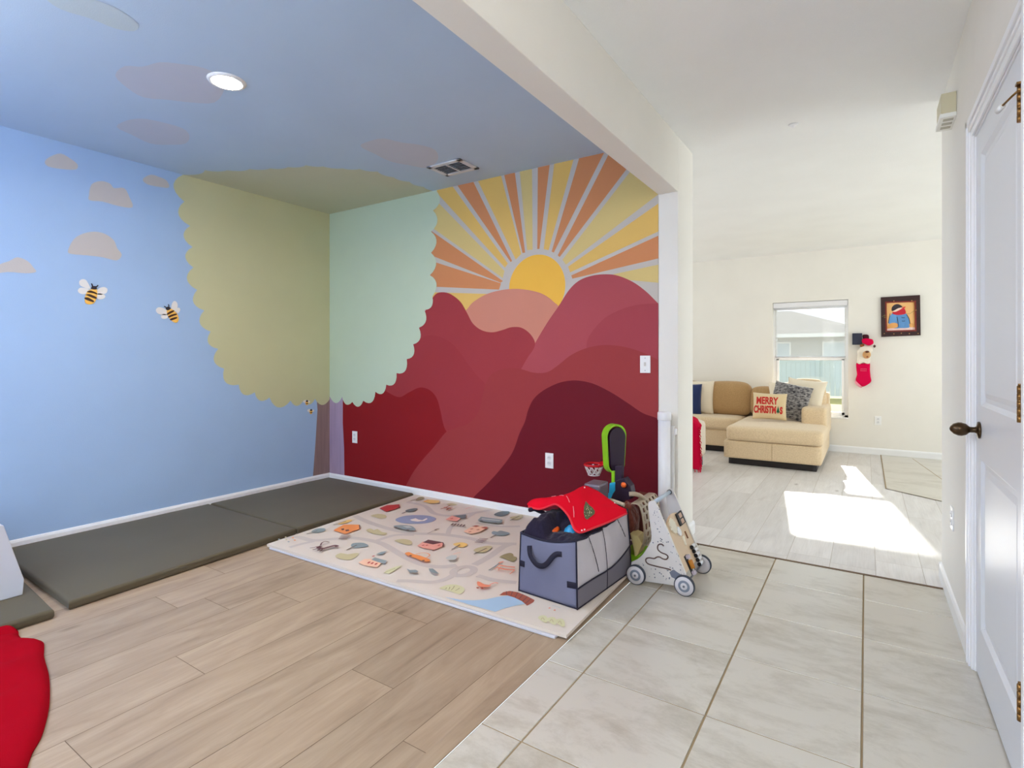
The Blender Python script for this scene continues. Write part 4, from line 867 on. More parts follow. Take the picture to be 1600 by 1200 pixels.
FUR = mat('grey striped faux fur', (170, 166, 164), .95, .1, bump=.9, bscale=30, stretch=(2.2, 1, 5), vscale=14, rgb2=(46, 44, 52), sheen=.4)
pillow('throw_pillow', 'shaggy dark grey and white fur pillow behind the lettered one', .44, .44, .17, MP((-.80, 7.58, .705), -.12, -.24, .20), FUR, shag=.010, pinch=.04, n=40)
pillow('throw_pillow', 'large plain cream pillow leaning behind the grey fur pillow', .47, .50, .17, MP((-.655, 7.74, .735), -.25, -.24, .10), fabric('ivory cotton', (236, 224, 202), bscale=300), pinch=.09)
pillow('throw_pillow', 'ivory pillow standing at the back of the chaise before the window', .36, .40, .13, MP((-.90, 7.90, .74), .0, -.18, -.1), fabric('ivory cotton'  , (236, 224, 202)), pinch=.08)
pillow('throw_pillow', 'navy blue pillow at the left end of the sofa view', .42, .44, .14, MP((-2.13, 7.76, .665), .12, -.2, 0), fabric('navy velvet', (38, 52, 96)), pinch=.05)
pillow('throw_pillow', 'cream pillow leaning behind the navy blue pillow', .48, .48, .13, MP((-2.02, 7.88, .69), .05, -.16, 0), fabric('ivory cotton', (236, 224, 202)), pinch=.07)
# ottoman with red throw
ot = thing('ottoman', 'beige ottoman in front of the sofa, half hidden by wall end', 'ottoman', (-2.2, 6.45, 0))
rbox('seat', (-2.7, 6.12, .10), (-1.56, 6.53, .53), fabric('ottoman cream', (222, 208, 190)), .06, puff=.012, parent=ot)
for x in (-2.62, -1.62):
    for y in (6.2, 6.46): rbox('leg', (x - .03, y - .03, 0), (x + .03, y + .03, .12), mat('blue grey leg', (86, 96, 110), .5), .006, parent=ot)
TH = mat('crimson throw', (200, 12, 58), .9, .05, bump=.2, bscale=200)
prof = [(6.56, .40), (6.545, .52), (6.48, .556), (6.3, .560), (6.16, .558), (6.09, .53), (6.075, .42), (6.07, .25), (6.06, .10), (6.04, .03)]
th = thing('red_throw', 'crimson fringed throw blanket draped over the ottoman', 'throw blanket', (-2.0, 6.5, .55))
def ths(u, v):
    k = v * (len(prof) - 1); i = min(int(k), len(prof) - 2); f = k - i
    y = prof[i][0] * (1 - f) + prof[i + 1][0] * f; z = prof[i][1] * (1 - f) + prof[i + 1][1] * f
    x = -2.45 + u * (.893 - .30 * max(0, y - 6.12) + .012 * math.sin(v * 9)); 
    if u > .93: 
        d = (u - .93) / .07; z -= .05 * d ** 2 * (1 if v < .6 else .1) 
    y -= .014 * math.sin(u * 22 + v * 3) * max(0, v - .45) + .0
    return (x + (.035 if u > .9 else 0) * (u - .9) / .1, y, max(.012, z + .004 * math.sin(u * 30)))
mb = MB(); mb.quadgrid(ths, 44, 36); mb.build('cloth', TH, th, solid=.006)
mb = MB()
for i in range(46):
    p = Vector(ths(1, i / 45)); mb.tube([p, p + Vector((.010, -.004, -.012)), p + Vector((.013 + .006 * math.sin(i * 3), -.006, -.030))], .005, 5)
for i in range(16):
    p = Vector(ths(.55 + i / 34, 1)); q = p + Vector((.01, -.035, 0)); q.z = .006; mb.tube([p, q], .005, 5)
o = mb.build('fringe', TH, th); o['kind'] = 'stuff'
# ------------------------------------------------------------------ framed snowman picture
c1_ = lambda x, y: (1300 + x / 6, 440 + y / 6)
pf = thing('framed_picture', 'dark framed snowman picture on the far wall', 'picture', tuple(PY(1407, 494, YF)))
FRM = mat('dark brown frame', (54, 24, 26), .5, var=.3, vscale=30)
yo = YF - .032
O = [PY(*c1_(*p), yo) for p in ((457, 147), (826, 125), (832, 503), (463, 518))]; I = [PY(*c1_(*p), yo) for p in ((500, 190), (785, 180), (790, 462), (505, 470))]
mb = MB()
for i in range(4):
    j = (i + 1) % 4; mb.prism([O[j], O[i], I[i], I[j]], (0, .03, 0))
mb.build('frame', FRM, pf, bevel=.004, merge=True)
mb = MB(); I2 = [PY(*c1_(*p), yo - .001) for p in ((498, 188), (788, 178), (793, 465), (502, 472))]; 
J1 = [PY(*c1_(*p), yo - .001) for p in ((512, 200), (774, 190), (778, 452), (516, 460))]
for i in range(4): mb.prism([I2[(i + 1) % 4], I2[i], J1[i], J1[(i + 1) % 4]], (0, .01, 0))
mb.build('inner_liner', mat('rust red liner', (120, 34, 26), .5), pf, merge=True)
mb = MB(); L = Layers(mb, 'y', yo + .012, -1)
pc = lambda r: mat('art %d %d %d' % r, r, .6)
def ap(pts, r, sm=2): L.px([c1_(*p) for p in pts], pc(r), sm)
ap([(500, 188), (788, 178), (792, 466), (503, 473)], (224, 158, 86), 0)
ap([(520, 205), (640, 196), (765, 200), (762, 300), (765, 420), (640, 425), (520, 420), (516, 300)], (236, 184, 120))
ap([(505, 445), (600, 430), (700, 425), (792, 430), (792, 466), (505, 473)], (238, 206, 200), 0)
ap([(530, 380), (560, 300), (600, 290), (680, 290), (715, 330), (728, 400), (720, 432), (640, 436), (560, 436)], (92, 144, 200))
ap([(540, 325), (575, 305), (605, 320), (605, 370), (570, 392), (535, 385)], (100, 156, 214))
ap([(528, 405), (560, 388), (600, 388), (622, 405), (610, 430), (560, 438), (530, 428)], (226, 164, 96))
ap([(722, 400), (745, 388), (770, 402), (762, 425), (735, 428)], (226, 164, 96))
ap([(575, 285), (585, 255), (620, 240), (665, 245), (680, 265), (640, 285), (600, 292)], (244, 214, 196))
ap([(560, 275), (562, 240), (590, 215), (625, 212), (652, 228), (658, 240), (620, 250), (585, 270)], (44, 36, 44))
ap([(568, 285), (600, 282), (640, 262), (670, 248), (688, 270), (690, 300), (650, 312), (600, 312), (570, 302)], (200, 30, 52))
ap([(640, 250), (690, 232), (684, 250)], (228, 60, 60), 0)
for q in ([(545, 300), (535, 350), (528, 390)], [(700, 310), (722, 350), (732, 395)], [(610, 330), (618, 380), (622, 425)], [(650, 335), (668, 340), (682, 336)], [(655, 370), (670, 372), (684, 368)]): L.line([L.uv(*c1_(*p)) for p in smooth(q, 4, False)], .006, pc((34, 38, 66)))
mb.build('canvas', L.mats, pf)
mb = MB()
for cx_, cy_ in ((580, 182), (748, 178), (788, 268), (490, 488), (580, 490), (650, 484), (725, 488), (808, 486)):
    mb.lathe([(.006, 0), (.006, .004), (.003, .006)], 8, M=Matrix.Translation(PY(*c1_(cx_, cy_), yo - .001)) @ Matrix.Rotation(H, 4, 'X'))
o = mb.build('berry_trim', mat('berry gold', (196, 150, 90), .5), pf)
o['kind'] = 'stuff'
mb = MB(); mb.tube(smooth([tuple(PY(*c1_(*p), yo - .006)) for p in ((470, 330), (500, 312), (490, 340), (520, 330))], 4, False), .002, 6); mb.build('twig', mat('olive twig', (140, 128, 60), .6), pf); mb = MB(); mb.tube(smooth([tuple(PY(*c1_(*p), yo - .006)) for p in ((690, 300), (730, 300), (760, 280), (792, 268))], 4, False), .002, 6); mb.build('twig', mat('olive twig', (140, 128, 60), .6), pf)
# ------------------------------------------------------------------ wall box and christmas stocking
bxm = mat('navy black box', (34, 40, 62), .5)
b0 = PY(*c1_(190, 485), YF - .09); b1 = PY(*c1_(282, 590), YF - .09)
mb = MB(); mb.box((b0.x, YF - .09, b1.z), (b1.x, YF, b0.z)); tag(mb.build('wall_box', bxm, bevel=.003), 'small navy black box on the wall beside the window', 'wall box')
st = thing('christmas_stocking', 'red stocking with plush dog head hanging by the window', 'stocking', tuple(PY(1350, 560, YF)))
def blob(px, py, rx, rz, ry, y, m, name, par=st, nz=.0, roll=0):
    c = PY(*c1_(px, py), y); mb = MB()
    def fn(u, v):
        a = 2 * math.pi * u; b_ = math.pi * (v - .5); x = math.cos(b_) * math.cos(a) * rx; yy = math.cos(b_) * math.sin(a) * ry; z = math.sin(b_) * rz
        k = 1 + nz * noise.noise((x * 60, yy * 60, z * 60)); x, z = x * math.cos(roll) - z * math.sin(roll), x * math.sin(roll) + z * math.cos(roll)
        return (c.x + x * k, c.y + yy * k, c.z + z * k)
    mb.quadgrid(fn, 20, 12, wrapu=True); return mb.build(name, m, par)
SR = mat('stocking crimson', (214, 14, 72), .9, spec=.05, bump=.2, bscale=200); SW = mat('white plush', (238, 230, 216), .95, sheen=.4, bump=.6, bscale=90); SBR = mat('brown plush', (150, 92, 50), .95); SK = mat('plush black', (40, 30, 30), .6); SPK = mat('pink trim', (240, 150, 170), .9, bump=.4, bscale=90)
def padded(pts, y, d, m, name, par=st, sm=3):
    P = [Vector(PY(*c1_(*p), y)) for p in (smooth(pts, sm) if sm else pts)]; c = sum(P, Vector()) / len(P); n = len(P); mb = MB(); b = 0
    rings = [(1, 0), (.97, .6), (.85, .9), (.5, 1.0), (0.01, 1.0)]
    for s in (-1, 1):
        def fn(u, v, s=s):
            i = int(round(u * n)) % n; k = v * (len(rings) - 1); a = min(int(k), len(rings) - 2); f = k - a
            r = rings[a][0] * (1 - f) + rings[a + 1][0] * f; h = rings[a][1] * (1 - f) + rings[a + 1][1] * f
            p = c + (P[i] - c) * r; return (p.x, p.y + s * h * d / 2, p.z)
        mb.quadgrid(fn, n, 8, wrapu=True)
    return mb.build(name, m, par, merge=True)
yy = YF - .05
padded([(232, 760), (292, 768), (352, 758), (356, 830), (362, 890), (368, 935), (330, 968), (285, 985), (245, 955), (222, 920), (235, 870), (228, 815)], yy, .06, SR, 'sock')
padded([(218, 925), (245, 950), (282, 985), (270, 995), (240, 975), (215, 948)], yy, .05, SPK, 'toe_trim'); padded([(238, 640), (290, 625), (360, 640), (362, 700), (355, 765), (325, 772), (292, 760), (262, 775), (235, 762), (240, 700)], yy - .004, .075, SW, 'fur_cuff')
a3 = PY(*c1_(268, 820), yy - .031)
for r_ in range(2):
    mb = MB()
    for k in range(5): mb.tube([a3 + Vector((.014 * k, 0, -.022 * r_ + .004)), a3 + Vector((.014 * k + .008, 0, -.022 * r_ - .003))], .0018, 5)
    mb.build('embroidery', mat('pink stitch', (240, 170, 190), .8), st)
blob(318, 640, .075, .055, .045, yy - .02, SW, 'dog_head', nz=.12); blob(325, 685, .045, .050, .035, yy - .055, SBR if False else mat('tan plush', (206, 160, 110), .95, bump=.5, bscale=90), 'muzzle')
blob(330, 658, .022, .014, .014, yy - .09, mat('dark brown nose', (92, 46, 26), .5), 'nose'); blob(332, 705, .012, .009, .01, yy - .088, mat('rust mouth', (150, 80, 50), .6), 'mouth')
blob(282, 598, .026, .020, .02, yy - .03, SBR, 'ear', roll=.4); blob(398, 606, .014, .018, .014, yy - .03, mat('dark ear', (76, 54, 48), .9), 'ear')
padded([(280, 545), (310, 532), (350, 535), (382, 545), (388, 580), (350, 600), (315, 590), (285, 575)], yy - .03, .09, SR, 'santa_hat')
padded([(286, 500), (342, 500), (342, 545), (300, 545)], yy + .01, .04, mat('dark hanger cloth', (70, 14, 34), .8), 'hanger')
# ------------------------------------------------------------------ retractable gate tube
gt = thing('retractable_gate', 'white retractable gate roll standing against the opening edge', 'baby gate', (-1.105, 3.50, 0))
GW = mat('gate white plastic', (236, 236, 240), .35)
mb = MB(); mb.lathe([(.040, 0), (.040, .845)], 32, M=Matrix.Translation((-1.103, 3.505, .0))); mb.build('housing', GW, gt)
mb = MB(); mb.lathe([(.043, 0), (.044, .004), (.044, .045), (.040, .052), (.02, .054)], 32, M=Matrix.Translation((-1.103, 3.505, .838))); mb.build('cap', GW, gt)
mb = MB(); mb.box((-1.066, 3.52, .05), (-1.045, 3.545, .80)); mb.build('mounting_rail', mat('rail grey white', (214, 212, 208), .4), gt, bevel=.003)
for z in (.10, .74): 
    mb = MB(); mb.box((-1.058, 3.53, z), (-1.036, 3.566, z + .04)); mb.build('bracket', GW, gt, bevel=.003)
# ------------------------------------------------------------------ storage bag
zb = .0305
B = {'fl': PZ(811, 923, zb), 'fr': PZ(902.5, 952.5, zb), 'br': PZ(986, 893, zb)}
B['bl'] = B['fl'] + (B['br'] - B['fr']) * 1.0
T_ = {'fl': (B['fl'] + Vector((.012, .0, .304))), 'fr': B['fr'] + Vector((-.012, .012, .325)), 'br': B['br'] + Vector((-.018, -.01, .352)), 'bl': B['bl'] + Vector((.012, -.01, .335))}
cen = (B['fl'] + B['br']) / 2
bag = thing('storage_bag', 'open grey fabric storage bag with black edging on the play mat', 'storage bag', (cen.x, cen.y, zb))
BGB = mat('blue grey oxford cloth', (116, 118, 142), .8, .2, bump=.15, bscale=400, var=.12, vscale=3); BGL = mat('light grey oxford cloth', (202, 197, 204), .8, .2, bump=.2, bscale=300, var=.1, vscale=5); BGD = mat('dark grey oxford cloth', (122, 118, 128), .8, .2, bump=.15, bscale=400)
def side(a, b, bulge, sag=0):
    n = (B[b] - B[a]).normalized(); n = Vector((n.y, -n.x, 0))
    def fn(u, v):
        p = (B[a] * (1 - u) + B[b] * u) * (1 - v) + (T_[a] * (1 - u) + T_[b] * u) * v
        p = p + n * bulge * math.sin(math.pi * u) * math.sin(math.pi * min(1, v * 1.05)) ** .8
        p.z -= sag * math.sin(math.pi * u) * v * v
        return p
    return fn, n
F1, n1 = side('fl', 'fr', .010, .022); F2, n2 = side('fr', 'br', .014, .020); F3, n3 = side('br', 'bl', .008); F4, n4 = side('bl', 'fl', .010)
mb = MB(); mb.quadgrid(F1, 20, 14); mb.build('front_panel', BGB, bag, solid=.004)
def wr(u, v):     # right side with pulled folds
    p = F2(u, v)
    p = p + n2 * (-.018 * math.exp(-((u - .50) / .035) ** 2) * v - .014 * math.exp(-((u - .33 + .09 * (v - .38) / .6) / .03) ** 2) * max(0, v - .3) * 1.4 - .012 * math.exp(-((u - .90 + .12 * (v - .62) / .36) / .03) ** 2) * max(0, v - .5) * 2 + .008 * math.sin(u * 20 + v * 5) * max(0, v - .35))
    return p
lo_ = lambda u: .30 + .02 * math.sin(u * 6) + (.0 if u < .5 else .26 * (u - .5))
mb = MB(); mb.quadgrid(lambda u, v: wr(u, v * lo_(u)), 26, 8); mb.build('lower_side_panel', BGD, bag, solid=.004)
mb = MB(); mb.quadgrid(lambda u, v: wr(u, lo_(u) + v * (1 - lo_(u))), 40, 14); mb.build('upper_side_panel', BGL, bag, solid=.004)
mb = MB(); mb.quadgrid(F3, 8, 8); mb.build('rear_panel', BGB, bag, solid=.004)
mb = MB(); mb.quadgrid(F4, 8, 8); mb.build('left_side_panel', BGL, bag, solid=.004)
mb = MB(); mb.prism([B[k] + Vector((0, 0, .002)) for k in ('fl', 'fr', 'br', 'bl')], (0, 0, .006)); mb.build('bottom_panel', BGD, bag)
def pipe(pts, r=.0035, nm='piping', m=NAVY): mb = MB(); mb.tube(pts, r, 8); return mb.build(nm, m, bag)
R_ = lambda n: [i / n for i in range(n + 1)]
up = lambda p, z: Vector(p) + Vector((0, 0, z))
pipe([F1(0, v) + n1 * .002 for v in R_(12)]); pipe([F1(1, v) + n1 * .003 for v in R_(12)], .0045); pipe([F1(u, .0) + n1 * .002 + Vector((0, 0, .004)) for u in R_(14)]); pipe([F2(u, 0) + n2 * .002 + Vector((0, 0, .004)) for u in R_(14)])
pipe([wr(u, lo_(u)) + n2 * .003 for u in R_(30)], .004); pipe([F1(u, 1) for u in R_(14)], .006, 'rim'); pipe([wr(u, 1) for u in R_(20)], .006, 'rim'); pipe([wr(.5, v) + n2 * .002 for v in R_(14)], .003); pipe([F2(1, v) + n2 * .002 for v in R_(12)], .0035); pipe([F3(u, 1) for u in R_(8)], .006, 'rim'); pipe([F4(u, 1) for u in R_(8)], .006, 'rim')
pipe([wr(.30 + .13 * (1 - v), .42 + v * .56) + n2 * .003 for v in R_(10)][::-1] if False else [wr(.33 - .09 * v, .38 + v * .60) + n2 * .003 for v in R_(10)], .0025, 'fold_line'); pipe([wr(.90 - .12 * v, .62 + v * .36) + n2 * .003 for v in R_(10)], .0025, 'fold_line')
def strap(pts, w, m, nm):       # flat webbing strap lying on the front panel
    mb = MB(); P = [Vector(p) for p in pts]
    def fn(u, v):
        k = u * (len(P) - 1); i = min(int(k), len(P) - 2); p = P[i].lerp(P[i + 1], k - i); T = (P[i + 1] - P[i]).normalized(); s = T.cross(n1).normalized(); return p + s * w * (v - .5)
    mb.quadgrid(fn, len(P) * 2, 2); return mb.build(nm, m, bag, solid=.0025)
hp = smooth([(.18, .84, .004), (.20, .77, .012), (.25, .69, .022), (.36, .595, .026), (.47, .585, .026), (.55, .64, .022), (.62, .75, .012), (.68, .80, .006), (.76, .80, .004)], 4, False)
strap([F1(a, b_) + n1 * c_ for a, b_, c_ in hp], .026, NAVY, 'handle')
for u0, u1, v in ((.0, .10, .49), (.85, 1.0, .345)):
    strap([F1(u0 + (u1 - u0) * k / 3, v) + n1 * .005 for k in range(4)], .030, NAVY, 'webbing_tab')
# contents
nv = mat('navy fleece', (36, 30, 50), .9, .15, bump=.4, bscale=60, sheen=.15)
tc_ = (T_['fl'] + T_['br']) / 2
def heap(u, v):
    p = (T_['fl'] * (1 - u) + T_['fr'] * u) * (1 - v) + (T_['bl'] * (1 - u) + T_['br'] * u) * v
    e = min(u, 1 - u, v, 1 - v); ed = 1 - math.exp(-e * 22)
    lowr = max(0, min(1, (u - .26) * 6)) * max(0, min(1, (.40 - v) * 6))
    f = .098 * (1 - .35 * u) * (1 - .85 * lowr) * (1 - .25 * v)
    n = noise.noise((p.x * 11, p.y * 8, 3)) * .016 + abs(noise.noise((p.x * 22 + p.y * 9, p.y * 15, 8))) * .022 - .006 + abs(noise.noise((p.x * 50, p.y * 22, 1))) * .008
    c = (T_['fl'] + T_['br']) / 2
    q = c + (Vector((p.x, p.y, 0)) - Vector((c.x, c.y, 0))) * .965
    return Vector((q.x, q.y, p.z - .020 + (f + n * (1 - .5 * u)) * ed))
mb = MB(); mb.quadgrid(heap, 60, 70)
mb.quadgrid(lambda u, v: heap(1 - u, v) * 1 - Vector((0, 0, .0)) if False else (lambda p: Vector((p.x, p.y, .30)))(heap(1 - u, v)), 10, 10)
js = mb.build('navy_sweater', nv, merge=True); tag(js, 'dark navy sweater heaped in the storage bag', 'sweater')
def rel(p): return p
mb = MB(); s0 = [PY(827, 797, 2.58), PY(834, 796, 2.58), PY(844, 799, 2.60), PY(856, 804, 2.63)]; mb.tube(smooth([tuple(p) for p in s0], 4, False), [.011 + .0015 * math.sin(k) for k in range(13)], 12); sl = mb.build('sleeve', nv, js)
oc = PY(862, 828, 2.480); mb = MB(); mb.lathe([(.034, 0), (.038, .004), (.038, .014), (.030, .018)], 24, M=Matrix.Translation(oc - Vector((0, -.01, .008))) @ Matrix.Rotation(.15, 4, 'X')); tag(mb.build('toy_disc', mat('orange plastic', (216, 88, 24), .35)), 'round orange plastic disc on the navy sweater in the bag', 'toy')
bc = PY(893, 833, 2.49); mb = MB(); mb.lathe([(.046, -.03), (.040, .01), (.026, .030), (.008, .040)], 20, M=Matrix.Translation(bc + Vector((-.012, .03, -.006))) @ Matrix.Rotation(.2, 4, 'Y')); tag(mb.build('plastic_toy', mat('cyan plastic', (44, 150, 200), .4)), 'blue plastic toy poking out beside the orange disc', 'toy')
# red stocking cloth over the bag
top = [(824, 789, 2.66), (838, 781, 2.70), (860, 778.5, 2.76), (885, 776, 2.82), (912, 760, 2.93), (930, 766, 2.95), (952, 781, 2.94), (978, 799, 2.90)]
bot = [(826, 792, 2.60), (840, 796, 2.56), (858, 791.5, 2.55), (872, 790, 2.52), (889, 808, 2.47), (903, 832.5, 2.418), (936, 821, 2.585), (977, 802, 2.875)]
tp_ = [PY(*p) for p in smooth(top, 5, False)]; bt_ = [PY(*p) for p in smooth(bot, 5, False)]
def CS(u, v):
    k = u * (len(tp_) - 1); i = min(int(k), len(tp_) - 2); f = k - i
    a = tp_[i].lerp(tp_[i + 1], f); b = bt_[i].lerp(bt_[i + 1], f); p = a.lerp(b, v)
    p.z += .030 * math.sin(math.pi * v) * min(1, u * 5) * (1 - .45 * u) + .006 * noise.noise((u * 7, v * 4, 0)) + .010 * math.sin(u * 14 + v * 2) * math.sin(math.pi * v) * (1 - u)
    if u > .6: p += Vector((.012, -.006, 0)) * ((v ** 3) * (u - .6) / .4)
    return p
RC = mat('bright red felt', (226, 14, 42), .9, .08, bump=.15, bscale=250)
rs = thing('red_stocking', 'bright red felt stocking with tree patch draped over the bag', 'stocking', tuple(CS(.5, .5)))
mb = MB(); mb.quadgrid(CS, 56, 20); mb.build('felt', RC, rs, solid=.008)
def CN(u, v):
    e = .01; a = CS(min(1, u + e), v) - CS(max(0, u - e), v); b = CS(u, min(1, v + e)) - CS(u, max(0, v - e)); n = b.cross(a).normalized(); return n if n.dot(Vector((0, -.5, 1))) > 0 else -n
mb = MB(); mb.tube([CS(u, 1) + Vector((0, 0, .002)) for u in R_(40)], .0055, 8); mb.build('hem', mat('red hem', (226, 40, 56), .6), rs)
def patch(nm, pts, m, d): mb = MB(); mb.poly([CS(u, v) + CN(u, v) * d for u, v in pts]); return mb.build(nm, m, rs, solid=.001)
tcu, tcv = .745, .62
tpts = [(tcu - .070, tcv - .17), (tcu - .012, tcv - .13), (tcu + .015, tcv - .10), (tcu + .045, tcv - .02), (tcu + .05, tcv + .05), (tcu + .03, tcv + .10), (tcu + .005, tcv + .16), (tcu - .02, tcv + .13), (tcu - .045, tcv + .06), (tcu - .06, tcv - .04)]
patch('tree_patch', tpts, mat('grey green lame', (104, 112, 78), .5, var=.5, vscale=90), .0065)
mb = MB()
for i in range(16):
    a_ = random.random() * 6.28; r_ = random.random() ** .5; u, v = tcu - .005 + .04 * r_ * math.cos(a_), tcv + .12 * r_ * math.sin(a_); c = CS(u, v) + CN(u, v) * .0085; mb.lathe([(.0022, -.001), (.0018, .002)], 6, M=Matrix.Translation(c))
o = mb.build('sequins', mat('pale sequin', (220, 214, 180), .3), rs); o['kind'] = 'stuff'
for (u0, v0, u1, v1) in ((.40, .50, .455, .62), (.48, .62, .53, .76), (.575, .78, .62, .90), (.30, .2, .345, .26)):
    mb = MB(); mb.tube([CS(u0 + (u1 - u0) * k / 5, v0 + (v1 - v0) * k / 5) + CN(u0, v0) * .0055 for k in range(6)], .0016, 6); mb.build('stitch', mat('pink white stitch', (244, 160, 170), .6), rs)
for (u, v) in ((.74, .985), (.76, .985), (.905, .10), (.60, .12)):
    mb = MB(); mb.lathe([(.004, -.002), (.004, .003), (.002, .005)], 8, M=Matrix.Translation(CS(u, v) + Vector((0, 0, .006)))); mb.build('bead', mat('pearl bead', (250, 225, 225), .2), rs)
# grey bin behind
q_ = PY(914, 757, 3.0); mb = MB(); mb.box((q_.x, 2.98, .030), (q_.x + .105, 3.12, q_.z + .012)); o = mb.build('storage_bin', mat('grey translucent plastic', (112, 100, 112), .35), bevel=.012); tag(o, 'grey plastic bin standing behind the red stocking', 'storage bin')
# ------------------------------------------------------------------ basketball hoop toy
hp_ = thing('toy_basketball_hoop', 'toy basketball hoop with lime green backboard rim by mural wall', 'toy basketball hoop', (-1.36, 3.3, .03))
LIME = mat('lime green plastic', (136, 196, 30), .35); DP = mat('dark purple black plastic', (44, 28, 48), .45); CY = mat('cyan blue plastic', (44, 170, 214), .35); ORP = mat('orange knob plastic', (236, 104, 40), .35); REDR = mat('red rim plastic', (206, 18, 34), .35); NET = mat('white net plastic', (222, 214, 214), .5); BGE = mat('beige plastic', (176, 160, 138), .4)
bcn = PY(963, 705, 3.27); nn = Vector((-.85, .53, 0)); tt = Vector((.53, .85, 0)); Mb = Matrix(((tt.x, 0, nn.x, bcn.x), (tt.y, 0, nn.y, bcn.y), (0, 1, 0, bcn.z), (0, 0, 0, 1)))
def rrect(w0, w1, h, k=10):      # backboard outline: round top, narrower round bottom
    P = []
    for a in np.linspace(0, math.pi, k * 2): P.append((w0 * math.cos(a), h * .42 + w0 * .95 * math.sin(a)))
    for a in np.linspace(math.pi, 2 * math.pi, k * 2): P.append((w1 * math.cos(a), -h * .36 + w1 * .9 * math.sin(a)))
    return P
oo = rrect(.078, .066, .235); ii = [(x * .86, z * .93) for x, z in oo]
mb = MB()
for i in range(len(oo)):
    j = (i + 1) % len(oo)
    for za, zb_ in (((oo, 0), (oo, .05)), ((ii, .05), (ii, 0))):
        (p, a), (q, b) = za, zb_; mb.face  # noqa
    A = [Mb @ Vector((*oo[i], 0)), Mb @ Vector((*oo[j], 0)), Mb @ Vector((*oo[j], .05)), Mb @ Vector((*oo[i], .05))]; C = [Mb @ Vector((*ii[i], 0)), Mb @ Vector((*ii[j], 0)), Mb @ Vector((*ii[j], .05)), Mb @ Vector((*ii[i], .05))]
    mb.poly(A); mb.poly(C[::-1]); mb.poly([A[1], A[0], C[0], C[1]]); mb.poly([A[2], C[2], C[3], A[3]])
mb.build('backboard_rim', LIME, hp_, merge=True)
mb = MB(); mb.prism([(x * .80 + .008, z * .90 - .004, -.006) for x, z in oo], (0, 0, .03), M=Mb); mb.build('backboard', DP, hp_, bevel=.004, merge=True)
mb = MB(); hc = PY(928, 726, 3.33); mb.tube([hc + Vector((math.cos(a) * .062, math.sin(a) * .062, 0)) for a in np.linspace(0, 2 * math.pi, 29)], .008, 8, cap=False)
dv = (bcn + nn * .045 + Vector((0, 0, -.07)) - hc); mb.tube([hc + dv.normalized() * .06, hc + dv], [.012, .016], 8); mb.prism([hc + Vector((.05, -.03, -.004)), hc + Vector((.05, .03, -.004)), hc + dv + Vector((0, .02, 0)), hc + dv - Vector((0, .02, 0))], (0, 0, .012)); mb.build('hoop', REDR, hp_)
mb = MB()
for k in range(9):
    for s in (-1, 1):
        mb.tube([hc + Vector((math.cos(2 * math.pi * k / 9 + s * q * .35) * (.060 - .012 * q), math.sin(2 * math.pi * k / 9 + s * q * .35) * (.060 - .012 * q), -.010 - .028 * q)) for q in (0, .5, 1, 1.5, 2)], .0042, 6)
mb.tube([hc + Vector((math.cos(a) * .037, math.sin(a) * .037, -.067)) for a in np.linspace(0, 2 * math.pi, 25)], .004, 6, cap=False); mb.build('net', NET, hp_)
def pxprism(pts, y, d, m, nm, par, bev=.004, sm=0):
    mb = MB(); P = smooth(pts, sm) if sm else pts; mb.prism([PY(*p, y) for p in P], (0, d, 0)); return mb.build(nm, m, par, bevel=bev, merge=True)
pxprism([(961, 728), (972, 728), (971, 760), (960, 760)], 3.235, .04, DP, 'post', hp_)
pxprism([(955, 736), (960.5, 736), (960.5, 758), (955, 758)], 3.235, .03, LIME, 'height_strip', hp_)
pxprism([(952, 755), (961.5, 754), (961, 768), (957, 774), (952, 784), (944, 781), (946, 774), (951, 770)], 3.215, .04, CY, 'clip', hp_, sm=0)
pxprism([(961, 752), (975, 747), (985, 760), (987, 770), (984, 781), (966, 783), (954, 780), (957, 772), (961, 766)], 3.20, .07, DP, 'hub', hp_, sm=0)
mb = MB(); kc = PY(974, 758, 3.185); mb.lathe([(.006, 0), (.016, .004), (.018, .012), (.012, .018), (.008, .02)], 10, M=Matrix.Translation(kc + Vector((0, .014, 0))) @ Matrix.Rotation(H, 4, 'X')); mb.build('knob', ORP, hp_)
hb = PY(970, 783, 3.24); mb = MB(); mb.box((hb.x - .022, 3.215, .05), (hb.x + .022, 3.26, hb.z + .02)); mb.build('column', DP, hp_); mb = MB(); mb.box((hb.x - .16, 3.12, .031), (hb.x + .10, 3.38, .055)); mb.build('stand_base', DP, hp_, bevel=.01)
# ------------------------------------------------------------------ toy cart with basket
ct = thing('toy_cart', 'beige toy cart basket with oval holes and green base', 'toy cart', (-1.16, 3.22, 0))
fr_ = smooth([(986, 787), (997, 789), (1002, 800), (1005, 818), (1006, 838), (1003, 852), (996, 863), (989, 868)], 6, False)
N1 = len(fr_) - 1
def bw(u, v):
    k = u * N1; i = min(int(k), N1 - 1); f = k - i; a = PY(fr_[i][0], fr_[i][1], 3.06); b = PY(fr_[i + 1][0], fr_[i + 1][1], 3.06); p = a.lerp(b, f); return Vector((p.x, 3.06 + v * .31, p.z))
nu, nv_ = 60, 33
def hole(i, j):
    if i < 8 or i > 55 or j < 2 or j > 31: return False
    r = (i - 8) // 6; a = (i - 8) % 6; b = (j - 2 + (0 if r % 2 else 3)) % 6
    return a in (1, 2, 3, 4) and b in (1, 2, 3)
mb = MB(); mb.quadgrid(bw, nu, nv_, smooth=True, skip=hole); mb.build('basket_wall', BGE, ct, solid=.005)
fp = [bw(i / N1, 1) for i in range(0, N1 + 1, 3)]
